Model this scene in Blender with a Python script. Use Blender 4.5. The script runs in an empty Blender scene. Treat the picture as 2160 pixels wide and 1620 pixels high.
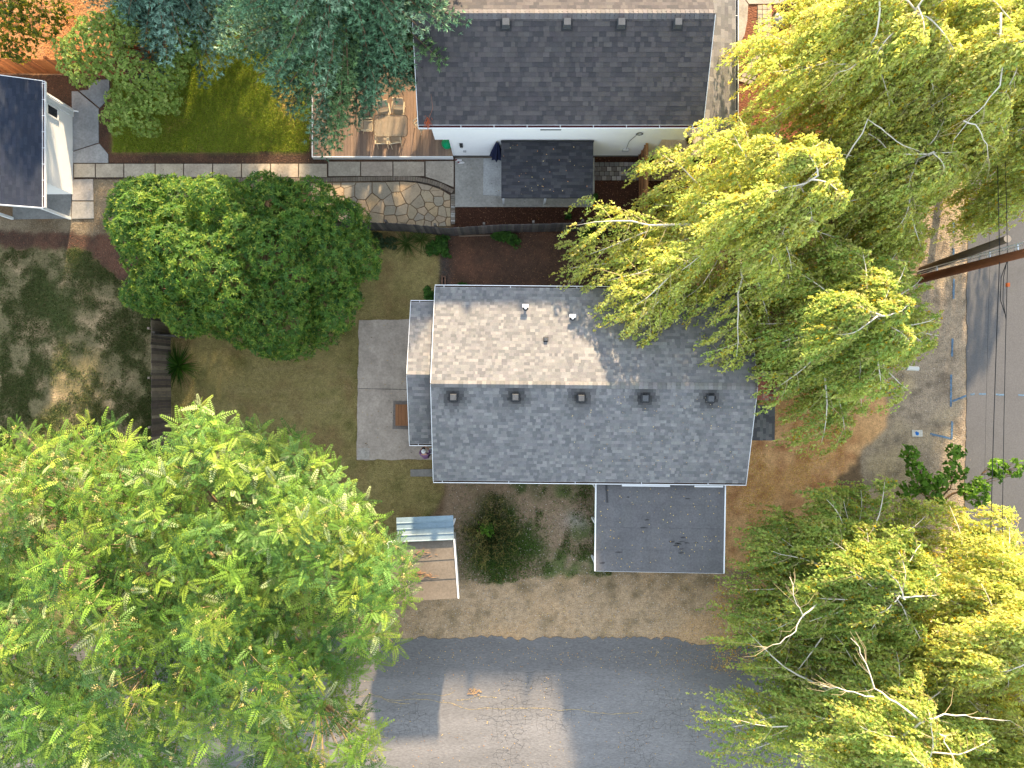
import bpy, math, random
import numpy as np
from mathutils import Matrix, Vector

# ------------------------------------------------------------------ camera, sky, sun, exposure
sc = bpy.context.scene
COL = sc.collection
H_CAM, F_PX = 36.0, 1553.0
cam_d = bpy.data.cameras.new('camera')
cam_d.sensor_width = 36.0
cam_d.lens = 36.0 * F_PX / 2160.0
cam_d.clip_end = 3000
cam = bpy.data.objects.new('camera', cam_d)
cam.location = (0, 0, H_CAM)
COL.objects.link(cam)
sc.camera = cam

SUN_EL, SUN_AZ = math.radians(16.0), math.radians(9.0)      # azimuth: from +Y towards +X
w = bpy.data.worlds.new('World')
sc.world = w
w.use_nodes = True
wn = w.node_tree.nodes
sky = wn.new('ShaderNodeTexSky')
sky.sky_type = 'NISHITA'
sky.sun_disc = False
sky.sun_elevation = SUN_EL
sky.sun_rotation = SUN_AZ
sky.altitude = 50
sky.air_density = 1.0
sky.dust_density = 0.6
sky.ozone_density = 1.0
bg = wn['Background']
bg.inputs['Strength'].default_value = 0.15
sky_fill = wn.new('ShaderNodeMix')                   # even pale fill added to the unseen sky to lift the shade
sky_fill.data_type = 'RGBA'
sky_fill.inputs['Factor'].default_value = 0.62
sky_fill.inputs['B'].default_value = (1.60, 1.62, 1.58, 1)
w.node_tree.links.new(sky.outputs[0], sky_fill.inputs['A'])
w.node_tree.links.new(sky_fill.outputs['Result'], bg.inputs['Color'])

sun_d = bpy.data.lights.new('sun', 'SUN')
sun_d.energy = 3.0
sun_d.angle = math.radians(1.5)
sun_d.color = (1.0, 0.76, 0.48)
sun = bpy.data.objects.new('sun', sun_d)
sd = Vector((math.sin(SUN_AZ) * math.cos(SUN_EL), math.cos(SUN_AZ) * math.cos(SUN_EL), math.sin(SUN_EL)))
sun.rotation_euler = sd.to_track_quat('Z', 'Y').to_euler()
sun.location = sd * 80
COL.objects.link(sun)

sc.view_settings.view_transform = 'Standard'
sc.view_settings.look = 'None'
sc.view_settings.gamma = 1.0
sc.view_settings.exposure = 2.75
sc.view_settings.use_curve_mapping = False
sc.render.engine = 'CYCLES'
sc.cycles.max_bounces = 8
sc.cycles.diffuse_bounces = 5
sc.cycles.transmission_bounces = 4
sc.cycles.use_denoising = True

rnd = random.Random(7)
rng = np.random.default_rng(7)


# ------------------------------------------------------------------ helpers
def P(px, py, z=0.0):
    k = (H_CAM - z) / F_PX
    return ((px - 1080.0) * k, (810.0 - py) * k, z)


def P2(px, py, z=0.0):
    return P(px, py, z)[:2]


def lin(v):
    v /= 255.0
    return v / 12.92 if v <= 0.04045 else ((v + 0.055) / 1.055) ** 2.4


def S(r, g, b, k=0.8):
    return (lin(r) * k, lin(g) * k, lin(b) * k)


def jit(c, a=0.12, r=rnd):
    m = 1 + r.uniform(-a, a)
    return tuple(max(0.0, x * m * (1 + r.uniform(-a, a) * 0.25)) for x in c)


def vnoise(x, y, scale, seed=0):
    r = np.random.default_rng(seed)
    tab = r.random((256, 256))
    u, v = np.asarray(x) / scale + 1000.0, np.asarray(y) / scale + 1000.0
    i, j = np.floor(u).astype(int), np.floor(v).astype(int)
    fx, fy = u - i, v - j
    fx, fy = fx * fx * (3 - 2 * fx), fy * fy * (3 - 2 * fy)
    a, b = tab[i % 256, j % 256], tab[(i + 1) % 256, j % 256]
    c, d = tab[i % 256, (j + 1) % 256], tab[(i + 1) % 256, (j + 1) % 256]
    return (a * (1 - fx) + b * fx) * (1 - fy) + (c * (1 - fx) + d * fx) * fy


def fbm(x, y, scale, seed=0, oct=3):
    t, amp, n = 0, 1.0, 0
    for k in range(oct):
        t = t + vnoise(x, y, scale / 2 ** k, seed + k * 17) * amp
        n += amp
        amp *= 0.55
    return t / n


def inpoly(x, y, poly):
    x, y = np.asarray(x, float), np.asarray(y, float)
    ins = np.zeros(x.shape, bool)
    n = len(poly)
    for i in range(n):
        x0, y0 = poly[i]
        x1, y1 = poly[(i + 1) % n]
        if y0 == y1:
            continue
        c = ((y0 > y) != (y1 > y)) & (x < (x1 - x0) * (y - y0) / (y1 - y0) + x0)
        ins ^= c
    return ins


MATS = {}


def mk(name, col=None, rough=0.85, n1=None, n2=None, bump=None, metal=0.0, spec=0.3, translucent=0.0, stretch=None, alpha=None):
    """procedural material; col None = the mesh's own per-piece colour attribute"""
    m = bpy.data.materials.new(name)
    m.use_nodes = True
    nt = m.node_tree
    N, L = nt.nodes, nt.links
    bs = N['Principled BSDF']
    bs.inputs['Roughness'].default_value = rough
    bs.inputs['Metallic'].default_value = metal
    bs.inputs['Specular IOR Level'].default_value = spec
    tc = N.new('ShaderNodeTexCoord')
    vec = tc.outputs['Object']
    if stretch:
        mp = N.new('ShaderNodeMapping')
        mp.inputs['Scale'].default_value = stretch
        L.new(vec, mp.inputs['Vector'])
        vec = mp.outputs['Vector']
    if col is None:
        at = N.new('ShaderNodeAttribute')
        at.attribute_name = 'Col'
        out = at.outputs['Color']
    else:
        rgb = N.new('ShaderNodeRGB')
        rgb.outputs[0].default_value = (*col, 1)
        out = rgb.outputs[0]
    for nn in (n1, n2):
        if nn:
            nz = N.new('ShaderNodeTexNoise')
            nz.inputs['Scale'].default_value = nn[0]
            nz.inputs['Detail'].default_value = 5
            nz.inputs['Roughness'].default_value = 0.65
            L.new(vec, nz.inputs['Vector'])
            mr = N.new('ShaderNodeMapRange')
            mr.inputs['From Min'].default_value = 0.25
            mr.inputs['From Max'].default_value = 0.75
            mr.inputs['To Min'].default_value = 1 - nn[1]
            mr.inputs['To Max'].default_value = 1 + nn[1]
            L.new(nz.outputs['Fac'], mr.inputs['Value'])
            hs = N.new('ShaderNodeHueSaturation')
            L.new(out, hs.inputs['Color'])
            L.new(mr.outputs['Result'], hs.inputs['Value'])
            out = hs.outputs['Color']
    L.new(out, bs.inputs['Base Color'])
    if bump:
        nz = N.new('ShaderNodeTexNoise')
        nz.inputs['Scale'].default_value = bump[0]
        nz.inputs['Detail'].default_value = 4
        L.new(vec, nz.inputs['Vector'])
        bp = N.new('ShaderNodeBump')
        bp.inputs['Strength'].default_value = bump[1]
        bp.inputs['Distance'].default_value = bump[2]
        L.new(nz.outputs['Fac'], bp.inputs['Height'])
        L.new(bp.outputs['Normal'], bs.inputs['Normal'])
    if translucent:
        tr = N.new('ShaderNodeBsdfTranslucent')
        L.new(out, tr.inputs['Color'])
        mx = N.new('ShaderNodeMixShader')
        mx.inputs['Fac'].default_value = translucent
        L.new(bs.outputs[0], mx.inputs[1])
        L.new(tr.outputs[0], mx.inputs[2])
        L.new(mx.outputs[0], N['Material Output'].inputs['Surface'])
    if alpha is not None:
        bs.inputs['Alpha'].default_value = alpha
    MATS[name] = m
    return m


mk('soil', None, 0.95, (4.5, 0.3), (17, 0.42), (14, 0.9, 0.05))
mk('concrete', None, 0.9, (1.3, 0.26), (11, 0.24), (60, 0.25, 0.01))
mk('asphalt_old', None, 0.9, (0.5, 0.18), (15, 0.34), (20, 0.5, 0.012), stretch=(0.45, 1.6, 1))
mk('asphalt_new', S(98, 98, 100), 0.9, (0.7, 0.08), (18, 0.22), (30, 0.4, 0.008))
mk('shingle', None, 0.92, (2.2, 0.10), (18, 0.16), (140, 0.4, 0.006))
mk('stone', None, 0.9, (3, 0.16), (14, 0.18), (40, 0.35, 0.012))
mk('wood', None, 0.8, (3, 0.16), (22, 0.14), (30, 0.3, 0.006), stretch=(6, 1, 6))
mk('old_wood', None, 0.95, (3, 0.25), (20, 0.2), (30, 0.4, 0.008))
mk('white_paint', S(240, 242, 243, 0.92), 0.55, (1.2, 0.03), (14, 0.03))
mk('white_siding', S(244, 244, 243, 0.97), 0.6, (1.0, 0.03), (9, 0.03))
mk('dark_metal', (0.02, 0.021, 0.024), 0.5, (8, 0.2))
mk('grey_metal', (0.33, 0.35, 0.37), 0.42, (10, 0.12), metal=0.7)
mk('pale_metal', (0.62, 0.64, 0.66), 0.4, (10, 0.1), metal=0.4)
mk('blue_steel', None, 0.45, (1.4, 0.18), (12, 0.12), metal=0.25)
mk('debris', None, 0.95, (12, 0.35), (60, 0.3))
mk('rolled_roof', None, 0.95, (0.9, 0.2), (12, 0.24), (90, 0.3, 0.006))
mk('glass_dark', (0.012, 0.014, 0.017), 0.08, spec=0.6)
mk('bark_white', S(222, 214, 200, 0.85), 0.7, (14, 0.12), (3, 0.08))
mk('bark_brown', S(132, 108, 84), 0.9, (14, 0.2), (3, 0.1))
mk('twig_pale', S(196, 178, 146), 0.9, (14, 0.2))
mk('twig_tan', S(160, 138, 100), 0.9, (14, 0.2))
mk('leaf', None, 0.5, translucent=0.54, spec=0.2)
mk('leaf_firm', None, 0.5, translucent=0.26, spec=0.25)
mk('needle', None, 0.55, translucent=0.12, spec=0.3)
mk('grass', None, 0.6, translucent=0.25, spec=0.2)
mk('litter', None, 0.8, translucent=0.1)
mk('fabric', None, 0.9, (40, 0.1))
mk('paint', None, 0.6, (3, 0.05))
mk('ground_paint', None, 0.9, (9, 0.5), (3, 0.35))
mk('plastic_green', (0.0, 0.30, 0.12), 0.35, (6, 0.15))
mk('brick', None, 0.9, (12, 0.2), (50, 0.15), (50, 0.3, 0.01))
mk('pole_wood', None, 0.85, (3, 0.25), (26, 0.2), (20, 0.35, 0.01), stretch=(5, 5, 0.6))
mk('cable', (0.012, 0.013, 0.015), 0.5, (8, 0.1))
mk('skin', None, 0.6, (30, 0.05))
m = mk('table_glass', (0.42, 0.36, 0.27), 0.12, (6, 0.08), spec=0.5, alpha=0.55)

WORLD_ROOT = {}


def link(name, me, parent=None):
    o = bpy.data.objects.new(name, me)
    COL.objects.link(o)
    if parent is not None:
        o.parent = parent
        inv = WORLD_ROOT.get(parent.name)
        if inv is not None:
            o.matrix_parent_inverse = inv
    return o


def tag(o, label=None, cat=None, group=None, kind=None):
    if label:
        o['label'] = label
    if cat:
        o['category'] = cat
    if group:
        o['group'] = group
    if kind:
        o['kind'] = kind
    return o


def thing(name, loc, label, cat, group=None, rotz=None):
    """an Empty at the thing's base; children are given in world coordinates, or in local ones if rotz is set"""
    o = bpy.data.objects.new(name, None)
    o.empty_display_size = 0.3
    COL.objects.link(o)
    o.location = loc
    if rotz is None:
        WORLD_ROOT[o.name] = Matrix.Translation(-Vector(loc))
    else:
        o.rotation_euler = (0, 0, rotz)
    return tag(o, label, cat, group)


def copy_tree(o, parent=None):
    c = o.copy()
    COL.objects.link(c)
    c.parent = parent
    for ch in list(o.children):
        copy_tree(ch, c)
    return c


class MB:
    def __init__(s):
        s.v, s.f, s.c = [], [], []

    def poly(s, vs, c=(1, 1, 1)):
        b = len(s.v)
        s.v += [tuple(p) for p in vs]
        s.f.append(tuple(range(b, b + len(vs))))
        s.c.append(c)

    def box(s, x0, x1, y0, y1, z0, z1, c=(1, 1, 1), M=None):
        vs = [(x, y, z) for z in (z0, z1) for (x, y) in ((x0, y0), (x1, y0), (x1, y1), (x0, y1))]
        s.hexa(vs, c, M)

    def hexa(s, vs, c=(1, 1, 1), M=None):
        if M is not None:
            vs = [tuple(M @ Vector(p)) for p in vs]
        b = len(s.v)
        s.v += [tuple(p) for p in vs]
        for q in ((3, 2, 1, 0), (4, 5, 6, 7), (0, 1, 5, 4), (1, 2, 6, 5), (2, 3, 7, 6), (3, 0, 4, 7)):
            s.f.append(tuple(b + i for i in q))
            s.c.append(c)

    def prism(s, pts, z0, z1, c=(1, 1, 1), bevel=0.0):
        n = len(pts)
        a = sum(pts[i][0] * pts[(i + 1) % n][1] - pts[(i + 1) % n][0] * pts[i][1] for i in range(n))
        if a < 0:
            pts = pts[::-1]
        b = len(s.v)
        s.v += [(x, y, z0) for x, y in pts] + [(x, y, z1 - bevel) for x, y in pts]
        for i in range(n):
            j = (i + 1) % n
            s.f.append((b + i, b + j, b + n + j, b + n + i))
            s.c.append(c)
        if bevel:
            cx, cy = sum(p[0] for p in pts) / n, sum(p[1] for p in pts) / n
            d = len(s.v)
            for x, y in pts:
                l = math.hypot(x - cx, y - cy) + 1e-6
                q = max(0.0, 1 - bevel / l)
                s.v.append((cx + (x - cx) * q, cy + (y - cy) * q, z1))
            for i in range(n):
                j = (i + 1) % n
                s.f.append((b + n + i, b + n + j, d + j, d + i))
                s.c.append(c)
            s.f.append(tuple(range(d, d + n)))
        else:
            s.f.append(tuple(range(b + n, b + 2 * n)))
        s.c.append(c)

    def bar(s, p, q, wd, ht, c=(1, 1, 1)):
        """a square bar from p to q"""
        p, q = Vector(p), Vector(q)
        d = (q - p).normalized()
        up = Vector((0, 0, 1)) if abs(d.z) < 0.95 else Vector((0, 1, 0))
        a = d.cross(up).normalized() * wd / 2
        b = a.cross(d).normalized() * ht / 2
        vs = [p - a - b, p + a - b, p + a + b, p - a + b, q - a - b, q + a - b, q + a + b, q - a + b]
        s.hexa(vs, c)

    def tube(s, pts, rad, n=6, c=(1, 1, 1), cap=True):
        pts = [Vector(p) for p in pts]
        if not hasattr(rad, '__len__'):
            rad = [rad] * len(pts)
        b = len(s.v)
        for i, p in enumerate(pts):
            d = (pts[min(i + 1, len(pts) - 1)] - pts[max(i - 1, 0)])
            d = d.normalized() if d.length > 1e-9 else Vector((0, 0, 1))
            up = Vector((0.13, 0.21, 0.97)) if abs(d.z) < 0.9 else Vector((0.97, 0.2, 0.1))
            a = d.cross(up).normalized()
            e = a.cross(d)
            for k in range(n):
                t = 2 * math.pi * k / n
                s.v.append(tuple(p + (a * math.cos(t) + e * math.sin(t)) * rad[i]))
        for i in range(len(pts) - 1):
            for k in range(n):
                k2 = (k + 1) % n
                s.f.append((b + i * n + k, b + i * n + k2, b + (i + 1) * n + k2, b + (i + 1) * n + k))
                s.c.append(c)
        if cap:
            s.f.append(tuple(b + k for k in range(n))[::-1])
            s.f.append(tuple(b + (len(pts) - 1) * n + k for k in range(n)))
            s.c += [c, c]

    def lathe(s, cx, cy, prof, n=16, c=(1, 1, 1)):
        b = len(s.v)
        for r, z in prof:
            for k in range(n):
                t = 2 * math.pi * k / n
                s.v.append((cx + r * math.cos(t), cy + r * math.sin(t), z))
        for i in range(len(prof) - 1):
            for k in range(n):
                k2 = (k + 1) % n
                s.f.append((b + i * n + k, b + i * n + k2, b + (i + 1) * n + k2, b + (i + 1) * n + k))
                s.c.append(c)
        s.f.append(tuple(b + (len(prof) - 1) * n + k for k in range(n)))
        s.c.append(c)

    def mesh(s, name, mat, smooth=False):
        me = bpy.data.meshes.new(name)
        me.from_pydata(s.v, [], s.f)
        ca = me.color_attributes.new('Col', 'FLOAT_COLOR', 'CORNER')
        cnt = [len(f) for f in s.f]
        arr = np.repeat(np.array([(*c, 1.0) for c in s.c], np.float32), cnt, axis=0)
        ca.data.foreach_set('color', arr.ravel())
        if smooth:
            me.polygons.foreach_set('use_smooth', [True] * len(me.polygons))
        me.materials.append(MATS[mat])
        return me

    def build(s, name, mat, parent=None, smooth=False):
        return link(name, s.mesh(name, mat, smooth), parent)


def np_mesh(name, V, F, C, mat, parent=None, smooth=False):
    """big mesh straight from arrays: V (n,3), F (m,k), C per vertex (n,3)"""
    me = bpy.data.meshes.new(name)
    n, (m_, k) = len(V), F.shape
    me.vertices.add(n)
    me.vertices.foreach_set('co', np.ascontiguousarray(V, np.float32).ravel())
    me.loops.add(m_ * k)
    me.loops.foreach_set('vertex_index', np.ascontiguousarray(F, np.int32).ravel())
    me.polygons.add(m_)
    me.polygons.foreach_set('loop_start', np.arange(0, m_ * k, k, dtype=np.int32))
    me.update(calc_edges=True)
    ca = me.color_attributes.new('Col', 'FLOAT_COLOR', 'POINT')
    ca.data.foreach_set('color', np.concatenate([C, np.ones((n, 1))], 1).astype(np.float32).ravel())
    if smooth:
        me.polygons.foreach_set('use_smooth', np.ones(m_, bool))
    me.materials.append(MATS[mat])
    return link(name, me, parent)


def norm(a):
    return a / (np.linalg.norm(a, axis=-1, keepdims=True) + 1e-9)


def leaf_arrays(c, d, n, L, W, col, droop=0.12, mid=0.45):
    """rhombic leaves: base point c, direction d, face normal n"""
    d = norm(d)
    sd_ = norm(np.cross(n, d))
    n = np.cross(d, sd_)
    L, W = np.broadcast_to(L, (len(c),))[:, None], np.broadcast_to(W, (len(c),))[:, None]
    m = c + d * L * mid
    tip = c + d * L - n * L * droop
    V = np.stack([c, m + sd_ * W / 2, tip, m - sd_ * W / 2], 1).reshape(-1, 3)
    F = np.arange(len(c) * 4).reshape(-1, 4)
    C = np.repeat(col, 4, axis=0)
    return V, F, C


def tri_leaves(c, d, n, L, W, col):
    d = norm(d)
    s_ = norm(np.cross(n, d)) * W[:, None] / 2
    V = np.stack([c - s_, c + s_, c + d * L[:, None]], 1).reshape(-1, 3)
    return V, np.arange(len(c) * 3).reshape(-1, 3), np.repeat(col, 3, axis=0)


class Cloud:
    def __init__(s):
        s.V, s.F, s.C, s.n = [], [], [], 0

    def add(s, V, F, C):
        s.V.append(V)
        s.F.append(F + s.n)
        s.C.append(C)
        s.n += len(V)

    def build(s, name, mat, parent=None):
        return np_mesh(name, np.concatenate(s.V), np.concatenate(s.F), np.clip(np.concatenate(s.C), 0, 1), mat, parent)


def rvec(n, r=rng):
    return norm(r.normal(size=(n, 3)))


def palette_mix(n, cols, r=rng, jitter=0.15):
    cols = np.array(cols)
    a, b = cols[r.integers(0, len(cols), n)], cols[r.integers(0, len(cols), n)]
    t = r.random((n, 1))
    return (a * t + b * (1 - t)) * (1 + r.uniform(-jitter, jitter, (n, 1)))



# ------------------------------------------------------------------ the ground, cut into its kinds of surface
STEP = 0.125
gx = np.arange(-27.5, 27.5 + 1e-6, STEP)
gy = np.arange(-21.5, 21.5 + 1e-6, STEP)
GX, GY = np.meshgrid(gx, gy, indexing='ij')
PX, PY = 1080 + GX / H_CAM * F_PX, 810 - GY / H_CAM * F_PX


def regions(px, py):
    """label of the surface at pixel-scale ground coordinates (all z = 0)"""
    x, y = (px - 1080) / F_PX * H_CAM, (810 - py) / F_PX * H_CAM
    dx = (fbm(x, y, 1.1, 3) - 0.5) * 26 + (vnoise(x, y, 0.25, 9) - 0.5) * 8
    dy = (fbm(x, y, 1.1, 31) - 0.5) * 26 + (vnoise(x, y, 0.25, 29) - 0.5) * 8
    qx, qy = px + dx, py + dy
    sx, sy = px + dx * 0.25, py + dy * 0.25
    lab = np.zeros(px.shape, int)

    def put(k, poly, soft=True):
        lab[inpoly(qx if soft else sx, qy if soft else sy, poly)] = k
    put(10, [(1820, -400), (2600, -400), (2600, 2100), (1820, 2100)])                     # gravel verge by the street
    put(9, [(1500, 870), (1560, 690), (1850, 640), (1870, 900), (1760, 1010), (1760, 1400), (1540, 1400)])   # leaf-strewn bare earth
    put(8, [(780, 1205), (1600, 1195), (1600, 1420), (780, 1420)])                        # gravel strip
    put(8, [(-200, 1250), (800, 1250), (800, 1420), (-200, 1420)])
    put(7, [(940, 1000), (1290, 1000), (1290, 1215), (940, 1230)])                        # rough yard
    put(4, [(330, 470), (930, 470), (935, 1040), (900, 1110), (840, 1260), (330, 1400)])  # dry mown lawn
    put(3, [(-300, 505), (340, 505), (340, 1400), (-300, 1400)])                          # patchy lawn
    put(5, [(-300, 462), (245, 462), (330, 520), (330, 640), (255, 600), (190, 530), (-300, 512)])   # red mulch
    put(5, [(930, 484), (1500, 484), (1500, 640), (925, 640)], False)                     # mulch bed by the house
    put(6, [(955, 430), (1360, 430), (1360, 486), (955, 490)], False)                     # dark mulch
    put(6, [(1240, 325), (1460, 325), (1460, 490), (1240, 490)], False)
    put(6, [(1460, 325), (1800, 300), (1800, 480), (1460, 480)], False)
    put(12, [(185, 370), (560, 370), (560, 492), (-300, 492), (-300, 462), (185, 462)])   # fine gravel
    put(5, [(-300, 40), (240, 40), (245, 345), (-300, 345)], False)
    put(11, [(-400, -300), (330, -300), (330, 150), (-400, 150)])                         # bare orange earth
    put(2, [(238, -400), (665, -400), (655, 323), (238, 323)], False)                     # green lawn
    put(5, [(205, 322), (668, 320), (668, 348), (205, 348)], False)
    put(5, [(205, 180), (236, 180), (238, 348), (205, 348)], False)
    put(5, [(655, 325), (965, 325), (965, 345), (655, 345)], False)
    put(13, [(1540, -400), (1830, -400), (1830, 330), (1540, 330)], False)                # red bark front bed
    return lab


REG = {0: ('ground', 'bare brown earth between and around the houses', S(120, 98, 74)),
       2: ('lawn', 'green lawn below the tall fir', S(126, 132, 48)),
       3: ('lawn', 'patchy lawn west of the grey board fence', S(118, 108, 76)),
       4: ('lawn', 'dry mown lawn between the round tree and the patio slab', S(154, 140, 90)),
       5: ('mulch_bed', 'brown bark mulch beds along the walk and beside the house', S(80, 60, 48)),
       6: ('mulch_bed', 'dark bark mulch beside the patio cover', S(66, 40, 27)),
       7: ('yard', 'rough earth yard with weeds beside the carport', S(146, 124, 100)),
       8: ('gravel_strip', 'tan gravel strip along the edge of the road', S(176, 150, 118)),
       9: ('yard', 'orange bare earth strewn with birch leaves', S(222, 174, 122)),  # raised and warmed to stand in for sunlight on the littered earth
       10: ('gravel_verge', 'tan gravel verge beside the street', S(166, 148, 126)),
       11: ('yard', 'bare orange earth behind the cedar fence', S(188, 140, 94)),
       12: ('gravel_path', 'fine tan gravel beside the garden shed', S(142, 126, 102)),
       13: ('mulch_bed', 'red bark mulch in the front bed of the white house', S(132, 84, 60))}
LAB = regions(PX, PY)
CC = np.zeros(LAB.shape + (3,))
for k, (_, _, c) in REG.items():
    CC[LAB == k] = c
# colour differences inside each kind of ground (dry patches, weeds, dusty tracks, painted sun)
f1, f2, f3 = fbm(GX, GY, 2.6, 41), fbm(GX, GY, 0.8, 42), fbm(GX, GY, 5.0, 43)


def blend(mask, col, t):
    t = np.clip(t, 0, 1)[..., None] * mask[..., None]
    CC[:] = CC * (1 - t) + np.array(col) * t


L3 = (LAB == 3)
blend(L3, S(74, 84, 42), (fbm(GX, GY, 1.1, 141) * .6 + fbm(GX, GY, .45, 142) * .4 - 0.43) * 6)
blend(L3, S(168, 146, 112), (fbm(GX, GY, 1.0, 77) * .55 + fbm(GX, GY, .35, 78) * .45 - 0.53) * 8)
L4 = (LAB == 4)
blend(L4, S(104, 102, 54), (f1 * .5 + fbm(GX, GY, .5, 147) * .5 - 0.5) * 4)
blend(L4, S(140, 118, 78), (f2 - 0.55) * 4)
for k, yy in enumerate((775, 795, 822, 852, 872)):          # mower wheel lines
    ln = np.exp(-((PY - (yy + (PX - 600) * -0.03 + (vnoise(GX, GY, 1.5, 5) - 0.5) * 8)) / 3.0) ** 2)
    blend(L4 & (PX > 470) & (PX < 745), S(158, 142, 100), ln * 0.75 * vnoise(GX, GY, 0.9, 50 + k) * 1.4)
blend(LAB == 2, S(190, 150, 96), np.exp(-(((PX - 610) / 45) ** 2 + ((PY - 205) / 55) ** 2)) * 0.9 + (f2 - 0.66) * 2)
blend(LAB == 2, S(140, 124, 40), np.clip((PX - 440) / 250, 0, 0.7) * f2)  # yellower to the right: sunlight on the lawn painted into its colour
L7 = (LAB == 7)
blend(L7, S(64, 78, 34), (f2 - 0.48) * 6 * np.exp(-((PX - 1075) / 60) ** 2) + np.exp(-(((PX - 1060) / 70) ** 2 + ((PY - 1165) / 70) ** 2)))
blend(L7, S(92, 100, 56), (fbm(GX, GY, .6, 146) - 0.48) * 5 * (PX > 1150))
blend(L7, S(176, 166, 156), np.exp(-(((PX - 1215) / 26) ** 2 + ((PY - 1100) / 18) ** 2)) * 0.9 * f2 * 1.6)
L8 = (LAB == 8)
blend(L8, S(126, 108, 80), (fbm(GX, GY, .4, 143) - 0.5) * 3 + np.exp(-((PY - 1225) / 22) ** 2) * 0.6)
blend(L8, S(190, 156, 116), (f1 - 0.52) * 4)
L9 = (LAB == 9)
blend(L9, S(176, 122, 80), (fbm(GX, GY, .45, 144) - 0.5) * 4)
blend(L9, S(206, 158, 104), (f1 - 0.52) * 4)
L10 = (LAB == 10)
blend(L10, S(178, 158, 126), (f1 - 0.5) * 5)
blend(L10, S(120, 106, 90), (fbm(GX, GY, .4, 145) - 0.56) * 4 + np.exp(-(((PX - 2000) / 22) ** 2 + ((PY - 790) / 45) ** 2)) * 0.6)
blend(LAB == 5, S(104, 74, 58), (f2 - 0.5) * 4)
blend((LAB == 5) & (PX > 900), S(72, 66, 62), np.exp(-((PX - 935) / 14) ** 2))
blend(LAB == 11, S(150, 96, 48), (f2 - 0.45) * 4)
blend(LAB == 12, S(112, 96, 74), (f2 - 0.5) * 4)
for _ in range(1):
    b = CC.copy()
    b[1:-1, 1:-1] = (CC[1:-1, 1:-1] * 2 + CC[2:, 1:-1] + CC[:-2, 1:-1] + CC[1:-1, 2:] + CC[1:-1, :-2]) / 6
    CC = b
CC *= (1 + (rng.random(LAB.shape) - 0.5) * 0.16)[..., None]
GZ = (fbm(GX, GY, 0.6, 60) - 0.5) * 0.014
nxg, nyg = LAB.shape
vid = np.arange(nxg * nyg).reshape(nxg, nyg)
QF = np.stack([vid[:-1, :-1], vid[1:, :-1], vid[1:, 1:], vid[:-1, 1:]], -1).reshape(-1, 4)
QL = LAB[:-1, :-1].reshape(-1)
AV = np.stack([GX, GY, GZ], -1).reshape(-1, 3)
AC = CC.reshape(-1, 3)
GROUND = {}
for k, (nm, lb, _) in REG.items():
    F = QF[QL == k]
    if not len(F):
        continue
    u, inv = np.unique(F, return_inverse=True)
    V, C = AV[u], AC[u]
    F = inv.reshape(F.shape)
    if k == 0:                                            # the outer land, to the horizon
        ox = [-1500, gx[0], gx[-1], 1500]
        oy = [-1500, gy[0], gy[-1], 1500]
        ev = np.array([(a, b_, 0.0) for a in ox for b_ in oy])
        ef = np.array([[i * 4 + j, (i + 1) * 4 + j, (i + 1) * 4 + j + 1, i * 4 + j + 1] for i in range(3) for j in range(3) if (i, j) != (1, 1)])
        F = np.concatenate([F, ef + len(V)])
        V = np.concatenate([V, ev])
        C = np.concatenate([C, np.tile(np.array(S(112, 104, 66)), (len(ev), 1))])
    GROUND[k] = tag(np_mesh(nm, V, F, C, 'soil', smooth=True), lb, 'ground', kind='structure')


def rough_sheet(poly, z, step=0.12, amp=0.06, seed=1):
    """outline with a ragged edge"""
    out = []
    for i in range(len(poly)):
        a, b_ = Vector(poly[i]), Vector(poly[(i + 1) % len(poly)])
        n = max(1, int((b_ - a).length / step))
        if (b_ - a).length > 70:
            n = 1
        nr = (b_ - a).normalized()
        nr = Vector((-nr.y, nr.x))
        for k in range(n):
            p = a.lerp(b_, k / n)
            j = (float(vnoise(p.x, p.y, 0.5, seed)) - 0.5) * 2 * amp + (float(vnoise(p.x, p.y, 0.14, seed + 1)) - 0.5) * amp
            if n == 1:
                j = 0
            out.append((p.x + nr.x * j, p.y + nr.y * j))
    return out


def strip_sheet(name, xs, fa, fb, z, mat, c=(1, 1, 1), horizontal=True, thick=0.03):
    """sheet between edge fa and edge fb along xs, made of cells so the ragged edge is real"""
    mb = MB()
    for i in range(len(xs) - 1):
        a0, a1, b0, b1 = fa[i], fa[i + 1], fb[i], fb[i + 1]
        if horizontal:
            mb.poly([(xs[i], a0, z), (xs[i + 1], a1, z), (xs[i + 1], b1, z), (xs[i], b0, z)], c)
            mb.poly([(xs[i], b0, z), (xs[i + 1], b1, z), (xs[i + 1], b1, z - thick), (xs[i], b0, z - thick)], c)
        else:
            mb.poly([(a0, xs[i], z), (b0, xs[i], z), (b1, xs[i + 1], z), (a1, xs[i + 1], z)], c)
            mb.poly([(a0, xs[i], z), (a1, xs[i + 1], z), (a1, xs[i + 1], z - thick), (a0, xs[i], z - thick)], c)
    return mb.build(name, mat)


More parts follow.
